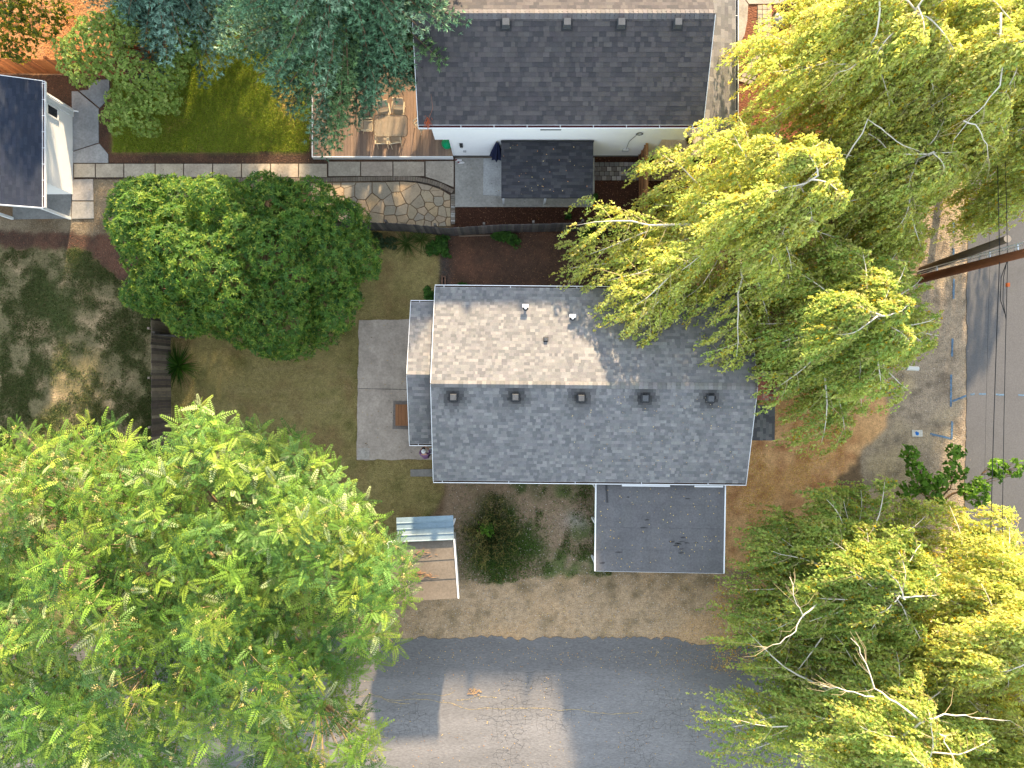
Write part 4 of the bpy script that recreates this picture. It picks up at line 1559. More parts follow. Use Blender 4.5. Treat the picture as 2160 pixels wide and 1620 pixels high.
ox_, oy_ = P2(1944, 570)
op = thing('utility_pole', (ox_, oy_, 0), 'old grey pole with its top sawn off, leaning beside the tall brown pole', 'utility pole')
tx, ty, tz = P(2125, 504, 6.3)
mb = MB()
mb.tube([(ox_, oy_, 0), ((ox_ + tx) / 2, (oy_ + ty) / 2, tz / 2), (tx, ty, tz)], [0.18, 0.165, 0.15], 14, S(98, 84, 66))
mb.build('shaft', 'pole_wood', op, True)
mb = MB()
dd = Vector((tx - ox_, ty - oy_, tz)).normalized()
e0 = Vector((tx, ty, tz)) + dd * 0.001
mb.tube([e0, e0 + dd * 0.012], 0.15, 14, S(226, 196, 164))
mb.build('sawn_top', 'wood', op)
mb = MB()
e0 = Vector((ox_, oy_ - .15, 0.3))
mb.tube([e0, e0.lerp(Vector((tx, ty - .17, tz - 1.2)), 0.6), Vector((tx, ty - .16, tz - 1.0))], 0.035, 6)
mb.build('cable_run', 'cable', op)
r5 = random.Random(5)


def cable(label, pts, r_=0.02):
    mb = MB()
    out = []
    for i in range(len(pts) - 1):
        a, b_ = Vector(pts[i]), Vector(pts[i + 1])
        n = 14
        sag = (b_ - a).length * 0.012
        for k in range(n + (i == len(pts) - 2)):
            t_ = k / n
            p = a.lerp(b_, t_)
            p.z -= 4 * sag * t_ * (1 - t_)
            out.append(p)
    mb.tube(out, r_, 6)
    return tag(mb.build('overhead_cable', 'cable'), label, 'cable', 'cables above the street')


za = 6.2
cable('thick black overhead cable, left one of the two above the street', [(19.72, 40, za + .3), (19.74, by_ + .1, za), (19.35, -40, za)], 0.017)
cb = cable('black overhead cable with an orange tag, right one of the two above the street', [(19.9, 40, za + .6), (19.86, by_ - .1, za + .3), (20.0, -40, za + .4)], 0.014)
mb = MB()
mb.box(19.83, 19.93, 3.9, 4.05, za + .22, za + .34, S(214, 104, 44))
tagb = mb.build('orange_tag', 'paint', cb)
mb = MB()
mb.tube([(19.86, by_ - .2, za + .25), (19.72, 4.3, za + .12), (19.7, 3.4, za + .1), (19.86, 2.7, za + .2)], 0.016, 6)
mb.tube([(19.86, by_ - .2, za + .25), (19.76, 4.3, za + .2), (19.75, 3.4, za + .18), (19.86, 2.6, za + .2)], 0.014, 6)
mb.build('slack_loop', 'cable', cb)
cable('thin overhead wire between the two black cables', [(19.8, 40, 5.6), (19.8, by_, 5.5), (19.75, -40, 5.6)], 0.005)

# water meter box
wm = thing('water_meter_box', P(1934, 914), 'pale water meter box lid with blue paint on the gravel verge', 'meter box')
mb = MB()
mb.prism([P2(1923, 907), P2(1945, 907), P2(1945.5, 921), P2(1923, 921)], -.02, 0.045, S(206, 200, 188), 0.012)
mb.build('lid', 'concrete', wm)
mb = MB()
mb.prism([P2(1928 + 4 * math.cos(a) + 5 + r5.uniform(-1, 1), 914 + 4 * math.sin(a) + r5.uniform(-1, 1)) for a in np.linspace(0, 5.9, 11)], 0.045, 0.049, S(40, 120, 200))
mb.build('paint_dab', 'ground_paint', wm)
# white sign post lying on the verge under the birch
ws = thing('mailbox', P(1900, 778), 'white mailbox beside the gravel verge at the birch edge', 'mailbox')
q = P(1900, 778)
mb = MB()
mb.box(q[0] - .05, q[0] + .05, q[1] - .05, q[1] + .05, 0, 0.95)
mb.build('post', 'old_wood', ws)
mb = MB()
mb.tube([(q[0] - .28, q[1] + .02, 1.05), (q[0] + .28, q[1] - .02, 1.05)], 0.11, 10, S(222, 222, 218))
mb.box(q[0] - .28, q[0] + .28, q[1] - .1, q[1] + .1, 0.94, 1.05, S(222, 222, 218))
mb.build('box', 'paint', ws)

# ------------------------------------------------------------------ deck furniture
FR, SL, CR = S(120, 104, 84), S(196, 182, 160), S(232, 212, 176)


def chair(px, py, rot, label, group='sling chairs on the deck'):
    """sling chair; its local +y is the way the sitter faces"""
    x, y, _ = P(px, py, DZ + 0.45)
    c = thing('patio_chair', (x, y, DZ), label, 'chair', group, math.radians(rot))
    mb = MB()
    for s_ in (-1, 1):
        mb.tube([(s_ * .25, .25, 0.02), (s_ * .25, .22, .40), (s_ * .25, -.22, .40), (s_ * .24, -.36, .92)], 0.018, 6, CR)
        mb.tube([(s_ * .27, .25, .40), (s_ * .28, .22, .64), (s_ * .28, -.3, .66)], 0.016, 6, CR)
        mb.tube([(s_ * .25, -.22, .40), (s_ * .25, -.32, 0.02)], 0.016, 6, CR)
    mb.tube([(-.24, -.36, .92), (.24, -.36, .92)], 0.02, 6, CR)
    mb.tube([(-.25, .22, .40), (.25, .22, .40)], 0.016, 6, CR)
    mb.build('frame', 'paint', c)
    mb = MB()
    for k in range(6):
        y0, y1 = -.2 + k * .07, -.2 + (k + 1) * .07
        f = lambda yy: .405 - .03 * math.sin((yy + .2) / .42 * 3.14)
        mb.poly([(-.235, y0, f(y0)), (.235, y0, f(y0)), (.235, y1, f(y1)), (-.235, y1, f(y1))], SL)
    mb.build('seat', 'fabric', c)
    mb = MB()
    for k in range(6):
        t0, t1 = k / 6, (k + 1) / 6
        g_ = lambda t_: (-.215 - .135 * t_ - .02 * math.sin(3.14 * t_), .43 + .47 * t_)
        (y0, z0), (y1, z1) = g_(t0), g_(t1)
        mb.poly([(-.23, y1, z1), (.23, y1, z1), (.23, y0, z0), (-.23, y0, z0)], SL)
    mb.build('backrest', 'fabric', c)
    for s_ in (-1, 1):
        mb = MB()
        mb.box(s_ * .28 - .028, s_ * .28 + .028, -.28, .22, .645, .668, CR)
        mb.build('armrest', 'paint', c)
    return c


chair(811, 236, 190, 'sling chair behind the glass table, nearest the fir branches')
chair(841, 231, 178, 'sling chair behind the glass table, nearest the house roof')
chair(806, 294, 0, 'sling chair in front of the glass table, the more western one')
chair(833, 293, 10, 'sling chair in front of the glass table, turned slightly')
chair(776, 265, -90, 'sling chair at the west end of the glass table')
chair(888, 262, 130, 'sling chair turned away under the corner of the white house roof')
tx_, ty_, tz_ = P(824, 265, DZ + .72)
tb = thing('patio_table', (tx_, ty_, DZ), 'rectangular glass patio table with rounded corners on the deck', 'table')
hw_, hh_, rr_ = 0.79, 0.51, 0.16
oc = []
for cx, cy, a0 in ((1, 1, 0), (-1, 1, 90), (-1, -1, 180), (1, -1, 270)):
    for k in range(6):
        a = math.radians(a0 + k * 18)
        oc.append((tx_ + cx * (hw_ - rr_) + rr_ * math.cos(a), ty_ + cy * (hh_ - rr_) + rr_ * math.sin(a)))
mb = MB()
mb.prism(oc, DZ + .70, DZ + .708)
mb.build('glass_top', 'table_glass', tb)
mb = MB()
mb.tube([(*p, DZ + .704) for p in oc + oc[:1]], 0.018, 6, FR, False)
mb.build('rim', 'paint', tb)
mb = MB()
mb.tube([(tx_ + .42 * math.cos(a), ty_ + .24 * math.sin(a), DZ + .66) for a in np.linspace(0, 6.283, 24)], 0.014, 6, FR, False)
mb.build('support_ring', 'paint', tb)
for sx in (-1, 1):
    for sy in (-1, 1):
        mb = MB()
        mb.tube([(tx_ + sx * .68, ty_ + sy * .42, DZ + .69), (tx_ + sx * .38, ty_ + sy * .2, DZ + .62), (tx_ + sx * .42, ty_ + sy * .26, DZ + .3), (tx_ + sx * .6, ty_ + sy * .4, DZ + .01)], 0.017, 6, FR)
        mb.build('leg', 'paint', tb)
# green plastic sack on the deck in the corner
q = P(943, 303, DZ + .2)
gb = thing('garden_bag', (q[0], q[1], DZ), 'green plastic sack on the deck against the white house corner', 'bag')
mb = MB()
n = 14
for i in range(9):
    for j in range(n):
        pass
prof = [(0.02, DZ), (0.17, DZ + .01), (0.25, DZ + .12), (0.26, DZ + .24), (0.2, DZ + .36), (0.09, DZ + .43), (0.05, DZ + .5), (0.0, DZ + .51)]
mb.lathe(q[0], q[1], prof, n)
mb.v = [(x + (rnd.random() - .5) * .035, y + (rnd.random() - .5) * .035, z if z <= DZ + .001 else z + (rnd.random() - .5) * .02) for x, y, z in mb.v]
mb.build('sack', 'plastic_green', gb, True)

# folded navy umbrella leaning against the patio cover
uq = P(1046, 352, 0.06)
um = thing('patio_umbrella', (uq[0], uq[1], 0.05), 'folded navy umbrella leaning on the patio cover', 'umbrella')
ut = Vector(P(1049, 298, 2.45))
ub = Vector((uq[0], uq[1] + .25, 0.06))
mb = MB()
mb.tube([ub, ut], 0.022, 8, S(190, 180, 160))
mb.build('pole', 'wood', um)
mb = MB()
n = 16
axis = (ut - ub).normalized()
s1 = axis.cross(Vector((1, 0, 0))).normalized()
s2 = axis.cross(s1)
rings = [(0.30, 0.33), (0.5, 0.27), (0.75, 0.16), (0.97, 0.04)]
b_ = len(mb.v)
for t_, rr in rings:
    for k in range(n):
        a = 2 * math.pi * k / n
        r_ = rr * (0.6 if k % 2 else 1.0)
        p = ub.lerp(ut, t_) + (s1 * math.cos(a) + s2 * math.sin(a)) * r_
        mb.v.append(tuple(p))
for i in range(len(rings) - 1):
    for k in range(n):
        mb.f.append((i * n + k, i * n + (k + 1) % n, (i + 1) * n + (k + 1) % n, (i + 1) * n + k))
        mb.c.append(S(36, 44, 78))
mb.build('canopy', 'fabric', um)
# pair of shoes
for k, (px, py) in enumerate(((968, 338), (973, 343))):
    q = P(px, py, 0.06)
    s_ = thing('shoe', (q[0], q[1], 0.05), ('white and red shoe on the slab, the one nearer the wall', 'white and red shoe on the slab, the one farther from the wall')[k], 'shoe', 'shoes by the back door')
    mb = MB()
    sp_ = [(-.15, -.04), (-.1, -.055), (.06, -.05), (.14, -.03), (.16, 0), (.14, .035), (.05, .05), (-.1, .045), (-.15, .03)]
    mb.prism([(q[0] + a, q[1] + b_) for a, b_ in sp_], 0.05, 0.085, S(238, 236, 234), .008)
    mb.build('sole', 'paint', s_)
    mb = MB()
    mb.prism([(q[0] + a * .9 - .01, q[1] + b_ * .8) for a, b_ in sp_[:4] + sp_[5:]], 0.086, 0.13, S(230, 228, 228), .03)
    mb.build('upper', 'fabric', s_)
    mb = MB()
    mb.prism([(q[0] - .12 + a * .35, q[1] + b_ * .6) for a, b_ in sp_], 0.1, 0.133, S(120, 20, 34), .01)
    mb.build('collar', 'fabric', s_)
# potted plant on the porch
q = P(1453, 298, 0.5)
pp_ = thing('potted_plant', (q[0], q[1], 0.4), 'small leafy plant in a brown pot on the pale porch floor', 'plant')
mb = MB()
mb.lathe(q[0], q[1], [(0.09, .4), (0.14, .62), (0.12, .62), (0.12, .58)], 12, S(120, 70, 46))
mb.build('pot', 'brick', pp_)
n = 60
c = np.array([[q[0], q[1], 0.58]]) + rng.normal(size=(n, 3)) * [0.03, 0.03, 0.02]
d = norm(rng.normal(size=(n, 3)) * [1, 1, .5] + [0, 0, .6])
cl = Cloud()
cl.add(*leaf_arrays(c, d, np.tile([0, 0, 1.0], (n, 1)) + rng.normal(size=(n, 3)) * .3, rng.uniform(.12, .26, n), rng.uniform(.04, .07, n), palette_mix(n, [S(70, 90, 30), S(100, 110, 40)]), .25))
cl.build('leaves', 'leaf', pp_)
# wooden step by the wing
q0, q1 = P2(834, 853, .3), P2(872, 898, .3)
st = thing('wooden_step', (q0[0] + .3, (q0[1] + q1[1]) / 2, 0.05), 'brown wooden plank step at the west wing of the grey house', 'step')
mb = MB()
mb.box(q0[0] + .02, q1[0], q1[1] + .03, q0[1] - .03, 0.05, 0.26, S(110, 76, 52))
mb.build('frame', 'wood', st)
xx = q0[0]
while xx < q1[0]:
    mb = MB()
    mb.box(xx, xx + .15, q1[1], q0[1], 0.262, 0.3, jit(S(152, 106, 72), 0.06))
    mb.build('plank', 'wood', st)
    xx += .158
# timber bits beside the north wall
tp = thing('timber_frame', P(936, 600), 'short frame of two weathered timbers beside the north gutter', 'timber')
for px in (932.5, 939):
    a, b_ = P(px, 582, .1), P(px, 622, .1)
    mb = MB()
    mb.bar((a[0], a[1], .1), (b_[0], b_[1], .1), .05, .1, jit(S(140, 106, 88), .1))
    mb.build('timber', 'old_wood', tp)
mb = MB()
mb.bar(P(931, 583, .16), P(940, 583, .16), .06, .05, S(120, 92, 76))
mb.build('crosspiece', 'old_wood', tp)
mb = MB()
a = P(957, 609)
mb.box(a[0] - .26, a[0] + .24, a[1] - .3, a[1] + .12, 0.02, .42, S(206, 212, 216))
wb = thing('storage_bin', (a[0], a[1], 0), 'pale grey storage bin beside the north wall of the grey house', 'bin')
mb.build('bin', 'paint', wb)
mb = MB()
mb.box(a[0] - .28, a[0] + .26, a[1] - .32, a[1] + .14, 0.421, .46, S(222, 226, 228))
mb.build('lid', 'paint', wb)
lg = thing('log', P(1000, 497), 'thin fallen pole lying below the dark board fence', 'log')
mb = MB()
mb.tube([P(968, 498, .06), P(1000, 496.5, .07), P(1038, 496, .06)], [.05, .05, .04], 7, S(126, 108, 92))
mb.build('stem', 'old_wood', lg, True)
# white bucket beside the person
q = P(911, 951, .3)
bk = thing('bucket', (q[0], q[1], 0.05), 'white bucket half hidden under the grey house eave', 'bucket')
mb = MB()
mb.lathe(q[0] - .02, q[1], [(0.11, .05), (0.14, .38), (0.15, .38), (0.15, .4), (0.13, .4), (0.1, .12)], 16, S(232, 234, 236))
mb.build('body', 'paint', bk, True)
# boulder in the front bed
q = P(1644, 44)
mb = MB()
mb.lathe(q[0], q[1], [(0.34, -.02), (0.36, .1), (0.3, .24), (0.16, .33), (0.02, .36)], 10, S(150, 152, 158))
mb.v = [(x + (rnd.random() - .5) * .1, y + (rnd.random() - .5) * .1, z + (rnd.random() - .5) * .05) for x, y, z in mb.v]
tag(mb.build('boulder', 'stone'), 'grey boulder in the red bark bed at the top right', 'boulder')
# red dead conifer twig on the white house gutter
mb = MB()
q = Vector(P(903, 254, 4.55))
for k in range(46):
    a = r5.uniform(-0.5, 0.5) - 1.57
    l = r5.uniform(.08, .3)
    p = q + Vector((r5.gauss(0, .05), r5.gauss(0, .12), .03))
    mb.bar(p, p + Vector((math.cos(a) * l, math.sin(a) * l, r5.uniform(-.03, .05))), .012, .01, jit(S(196, 100, 60), .2))
q2 = Vector(P(912, 205, 4.95))
mb.tube([q, q.lerp(q2, .5) + Vector((.12, 0, .1)), q2 + Vector((-.05, .1, .1))], [.012, .01, .005], 5, S(150, 100, 80))
tag(mb.build('dead_branch', 'litter'), 'dead rust-red twig hanging over the gutter corner of the white house', 'branch')

# ------------------------------------------------------------------ the person between wing and main roof
def person():
    bx, by = -4.12, -3.42
    root = thing('person', (bx, by, 0.05), 'person in white cap and purple shirt bending beside the grey house, holding a broom', 'person')
    V, E, R = [], [], []

    def v(x, y, z, r):
        V.append((bx + x, by + y, 0.05 + z))
        R.append(r)
        return len(V) - 1

    def chain(start, pts):
        p = start
        for q in pts:
            k = v(*q)
            E.append((p, k))
            p = k
        return p
    pel = v(0, -.06, .93, .13)
    ch_ = chain(pel, [(0, -.03, 1.06, .125), (0, .05, 1.2, .14), (0, .13, 1.34, .13)])
    nk = chain(ch_, [(0, .19, 1.43, .06), (0, .235, 1.5, .055)])
    chain(nk, [(0, .27, 1.57, .085), (0, .285, 1.64, .085), (0, .285, 1.69, .06)])
    hands = []
    for s_ in (-1, 1):
        sh_ = chain(ch_, [(s_ * .17, .12, 1.36, .065)])
        wr_ = chain(sh_, [(s_ * .24, .18, 1.12, .048), (s_ * .16, .36, 1.0 + .1 * s_, .036), (s_ * .07, .42, 1.0 + .13 * s_, .032)])
        hands.append(wr_)
        hb = V[wr_]
        for k in range(4):
            chain(wr_, [(s_ * .03, .45 + .005 * k, 1.03 + .13 * s_ - .02 * k, .009), (s_ * .0, .455, 1.025 + .13 * s_ - .02 * k, .009), (s_ * -.015, .435, 1.02 + .13 * s_ - .02 * k, .008)])
        chain(wr_, [(s_ * .04, .405, 1.04 + .13 * s_, .01), (s_ * .015, .41, 1.06 + .13 * s_, .009)])
        an = chain(pel, [(s_ * .1, -.06, .86, .1), (s_ * .11, .0, .48, .062), (s_ * .12, -.05, .1, .042)])
        chain(an, [(s_ * .13, .06, .05, .045), (s_ * .13, .14, .035, .035)])
    me = bpy.data.meshes.new('body')
    me.from_pydata(V, E, [])
    o = bpy.data.objects.new('body', me)
    COL.objects.link(o)
    md = o.modifiers.new('Skin', 'SKIN')
    md.use_smooth_shade = True
    for i, sv in enumerate(me.skin_vertices[0].data):
        sv.radius = (R[i], R[i])
        sv.use_root = (i == 0)
    ss = o.modifiers.new('Sub', 'SUBSURF')
    ss.levels = ss.render_levels = 1
    bpy.context.view_layer.update()
    ev = o.evaluated_get(bpy.context.evaluated_depsgraph_get())
    m2 = bpy.data.meshes.new_from_object(ev)
    bpy.data.objects.remove(o)
    ca = m2.color_attributes.new('Col', 'FLOAT_COLOR', 'POINT')
    SK, SHI, TR, SHO = S(206, 158, 132), S(128, 92, 132), S(44, 44, 52), S(210, 210, 210)
    cols = []
    for p in m2.vertices:
        x, y, z = p.co.x - bx, p.co.y - by, p.co.z - .05
        if z > 1.43 and abs(x) < .12:
            c = SK
        elif z > .98 and not (y > .3 and abs(x) < .2):
            c = SHI
        elif y > .2 and z > .8:
            c = SK
        elif z > .11:
            c = TR
        else:
            c = SHO
        cols += [*c, 1.0]
    ca.data.foreach_set('color', cols)
    m2.materials.clear()
    m2.materials.append(MATS['skin'])
    link('body', m2, root)
    hx, hy, hz = bx, by + .285, .05 + 1.64
    mb = MB()
    mb.lathe(hx, hy - .02, [(.1, hz - .08), (.103, hz - .02), (.1, hz + .02)], 14, S(60, 44, 36))
    mb.build('hair', 'fabric', root, True)
    mb = MB()
    mb.lathe(hx, hy, [(.108, hz + .0), (.108, hz + .04), (.095, hz + .08), (.06, hz + .11), (.01, hz + .12)], 16, S(240, 240, 242))
    mb.prism([(hx + .09 * math.sin(a) * 1.0, hy + .09 + .11 * math.cos(a)) for a in np.linspace(-1.5, 1.5, 9)] , hz + .0, hz + .012, S(30, 30, 36))
    mb.build('cap', 'fabric', root, True)
    br = thing('broom', (bx + .05, by + .5, .05), 'tan wooden broom held by the person in the white cap', 'broom')
    mb = MB()
    mb.tube([(bx - .06, by + .43, 1.45), (bx + .12, by + .40, .8), (bx + .3, by + .38, .12)], .014, 6, S(176, 140, 96))
    mb.build('handle', 'wood', br)
    mb = MB()
    mb.hexa([(bx + .14, by + .36, .05), (bx + .46, by + .36, .05), (bx + .46, by + .42, .05), (bx + .14, by + .42, .05), (bx + .22, by + .37, .2), (bx + .38, by + .37, .2), (bx + .38, by + .41, .2), (bx + .22, by + .41, .2)], S(150, 120, 70))
    mb.build('bristles', 'litter', br)


person()
# ------------------------------------------------------------------ vegetation tools
def kmeans(X, k, r, it=6):
    k = min(k, len(X))
    C = X[r.choice(len(X), k, replace=False)].copy()
    for _ in range(it):
        a = np.argmin(((X[:, None] - C[None]) ** 2).sum(-1), 1)
        for j in range(k):
            if (a == j).any():
                C[j] = X[a == j].mean(0)
    return C, np.argmin(((X[:, None] - C[None]) ** 2).sum(-1), 1)


def curve3(a, b_, bow, n=4):
    a, b_ = Vector(a), Vector(b_)
    m_ = (a + b_) / 2 + Vector(bow)
    return [(a * (1 - t) ** 2 + m_ * 2 * t * (1 - t) + b_ * t * t) for t in np.linspace(0, 1, n)]


def skeleton(root, tips, base, fork, n1, n2, rt, mat, seed, twig_mat=None, rtip=0.008, tipmin=1):
    """trunk, limbs and twigs that reach every tip"""
    r = np.random.default_rng(seed)
    tips = np.asarray(tips)
    fork = np.array(fork)
    C2, a2 = kmeans(tips, n2, r)
    N2 = C2 + (fork - C2) * 0.22
    N2[:, 2] = np.minimum(N2[:, 2], C2[:, 2] - 0.5)
    N2[:, 2] = np.maximum(N2[:, 2], fork[2] * 0.7)
    C1, a1 = kmeans(N2, n1, r)
    N1 = C1 + (fork - C1) * 0.5
    mb = MB()
    mb.tube(curve3(base, fork, (r.normal() * .15, r.normal() * .15, 0), 5), [rt * 1.25, rt * 1.05, rt, rt * .95, rt * .9], 9)
    mb.build('trunk', mat, root, True)
    lb, tw = MB(), MB()
    for p in N1:
        lb.tube(curve3(fork, p, (r.normal() * .2, r.normal() * .2, -.15), 5), np.linspace(rt * .75, rt * .4, 5), 7)
    for i, p in enumerate(N2):
        lb.tube(curve3(N1[a1[i]], p, (r.normal() * .15, r.normal() * .15, -.1), 4), np.linspace(rt * .38, rt * .16, 4), 5)
    for i, p in enumerate(tips):
        tw.tube(curve3(N2[a2[i]], p, (r.normal() * .1, r.normal() * .1, -.1), 3), np.linspace(max(rt * .14, rtip * 1.6), rtip, 3), 3, cap=False)
    lb.build('limbs', mat, root, True)['kind'] = 'stuff'
    tw.build('twigs', twig_mat or mat, root)['kind'] = 'stuff'


def poly_dist(x, y, poly):
    d = np.full(np.shape(x), 1e9)
    for i in range(len(poly)):
        a, b_ = np.array(poly[i]), np.array(poly[(i + 1) % len(poly)])
        ab = b_ - a
        t = np.clip(((x - a[0]) * ab[0] + (y - a[1]) * ab[1]) / (ab @ ab + 1e-9), 0, 1)
        d = np.minimum(d, np.hypot(x - a[0] - t * ab[0], y - a[1] - t * ab[1]))
    return d


def poisson(poly, rad, r, tries=6000, keep=None):
    xs_, ys_ = [p[0] for p in poly], [p[1] for p in poly]
    X = r.uniform(min(xs_), max(xs_), tries)
    Y = r.uniform(min(ys_), max(ys_), tries)
    ok = inpoly(X, Y, poly)
    X, Y = X[ok], Y[ok]
    cell = {}
    out = []
    for x, y in zip(X, Y):
        i, j = int(x // rad), int(y // rad)
        if any((x - a) ** 2 + (y - b_) ** 2 < rad * rad for u in (-1, 0, 1) for v in (-1, 0, 1) for a, b_ in cell.get((i + u, j + v), ())):
            continue
        cell.setdefault((i, j), []).append((x, y))
        out.append((x, y))
    return np.array(out)


def whorls(pts, nrm, k, L, W, spread, pal, r, droop=.15, jitter=.15, tip=None):
    n = len(pts)
    ref = norm(np.cross(nrm, r.normal(size=(n, 3))))
    oth = np.cross(nrm, ref)
    base = palette_mix(n, pal, r, jitter)
    cl = Cloud()
    for i in range(k):
        a = 2 * np.pi * (i + r.uniform(-.35, .35, n)) / k
        sp_ = spread * r.uniform(.6, 1.25, n)
        tg = ref * np.cos(a)[:, None] + oth * np.sin(a)[:, None]
        d = nrm * np.cos(sp_)[:, None] + tg * np.sin(sp_)[:, None]
        nn = nrm * np.sin(sp_)[:, None] - tg * np.cos(sp_)[:, None] * .6 + r.normal(size=(n, 3)) * .25
        col = base * (1 + r.uniform(-.18, .18, (n, 1)))
        cl.add(*leaf_arrays(pts, d, nn, L * r.uniform(.7, 1.2, n), W * r.uniform(.8, 1.2, n), col, droop))
    if tip is not None:
        m_ = r.random(n) < tip[1]
        q = pts[m_] + nrm[m_] * .05
        for i in range(3):
            d = norm(nrm[m_] + r.normal(size=(m_.sum(), 3)) * .6)
            cl.add(*leaf_arrays(q, d, rvec(m_.sum(), r), L * .7, W * .8, palette_mix(m_.sum(), tip[0], r), droop))
    return np.concatenate(cl.V), np.concatenate(cl.F), np.concatenate(cl.C)


def lobed(lobes, dens, r, under=0.35, inner=0.0):
    """points and normals on the outer faces of overlapping lobes (centre, radius)"""
    Pn, Nn = [], []
    C = np.array([l[:3] for l in lobes])
    R = np.array([l[3] for l in lobes])
    for i in range(len(lobes)):
        n = int(4 * np.pi * R[i] ** 2 * dens * .75)
        d = rvec(n, r)
        d = d[d[:, 2] > -under]
        rad = R[i] * (1 - r.random(len(d)) ** 2 * .35)
        p = C[i] + d * rad[:, None]
        near = np.where(((C - C[i]) ** 2).sum(1) < (R + R[i]) ** 2)[0]
        ok = np.ones(len(p), bool)
        for j in near:
            if j != i:
                ok &= ((p - C[j]) ** 2).sum(1) > (R[j] * .78) ** 2
        Pn.append(p[ok])
        Nn.append(d[ok])
    return np.concatenate(Pn), np.concatenate(Nn)


def outline_lobes(poly_px, zref, zedge, ztop, spacing, rad, seed, bulge=3.5):
    """lobe centres under a crown whose outline is the given one at height zref"""
    r = np.random.default_rng(seed)
    poly = [P2(x, y, zref) for x, y in poly_px]
    pts = poisson(poly, spacing, r)
    d = poly_dist(pts[:, 0], pts[:, 1], poly)
    out = []
    for (x, y), dd in zip(pts, d):
        if dd < rad[0] * .55:
            continue
        t = min(1.0, dd / bulge)
        z = zedge + (ztop - zedge) * math.sqrt(1 - (1 - t) ** 2) + r.normal() * .34
        out.append((x, y, z - rad[1] * .6, r.uniform(*rad)))
        if t < 0.45:
            out.append((x * 1.0, y, (z - 1.3) * .75, r.uniform(*rad)))
    return out


# ------------------------------------------------------------------ round dense tree
def round_tree():
    r = np.random.default_rng(5)
    root = thing('tree', (-11.9, 5.2, 0), 'broad round tree with dense dark green leaves left of the centre', 'tree')
    poly = [(242, 420), (262, 385), (330, 372), (372, 390), (430, 366), (490, 372), (520, 398), (590, 385), (660, 392), (705, 408), (735, 445), (770, 480), (783, 530), (778, 575), (760, 600), (742, 650), (715, 680), (690, 690), (650, 725), (600, 735), (575, 750), (520, 745), (470, 735), (420, 715), (385, 690), (345, 675), (300, 660), (270, 640), (275, 590), (255, 540), (243, 480)]
    lobes = outline_lobes(poly, 3.6, 2.6, 6.0, 0.72, (0.5, 1.1), 3, 4.0)
    Pn, Nn = lobed(lobes, 44, r, .2)
    Nn = norm(Nn + [0, 0, .35])
    pal = [S(92, 134, 54), S(112, 152, 60), S(144, 172, 74), S(76, 116, 60), S(108, 150, 74)]
    V, F, C = whorls(Pn, Nn, 6, .19, .062, 1.05, pal, r, .25, .2, tip=([S(174, 184, 84), S(150, 172, 74)], .4))
    np_mesh('crown', V, F, np.clip(C, 0, 1), 'leaf', root)
    tips = Pn[r.choice(len(Pn), 260, replace=False)] - Nn[:1] * 0
    skeleton(root, tips - [0, 0, .3], (-11.9, 5.2, 0), (-11.9, 5.2, 1.5), 7, 40, .2, 'bark_brown', 4)


round_tree()


# ------------------------------------------------------------------ tree with long feathered leaves, lower left
def frond_template(r, n=10, L=.6, curve=.28):
    """one feathered leaf along +x: leaflets left and right of a drooping midrib"""
    c, d, nn, l, w_ = [], [], [], [], []
    for i in range(n):
        t = .16 + .84 * i / (n - 1)
        x, z = t * L, .1 * t * L - curve * L * t * t
        dz = .1 - 2 * curve * t
        ax_ = norm(np.array([1, 0, dz]))
        for s_ in (-1, 1):
            a = math.radians(66 - 22 * t)
            dd = ax_ * math.cos(a) + np.array([0, s_ * math.sin(a), -.16])
            c.append([x, 0, z]); d.append(dd)
            nn.append(np.array([-dz, -s_ * .25, 1.0]) + r.normal(size=3) * .1)
            l.append(.19 * (1 - .45 * abs(t - .4) * 1.6)); w_.append(.05)
    c.append([L, 0, .1 * L - curve * L]); d.append([1, 0, .1 - 2 * curve]); nn.append([.4, 0, 1]); l.append(.13); w_.append(.042)
    return leaf_arrays(np.array(c, float), np.array(d, float), np.array(nn, float), np.array(l), np.array(w_), np.ones((len(c), 3)), .1)


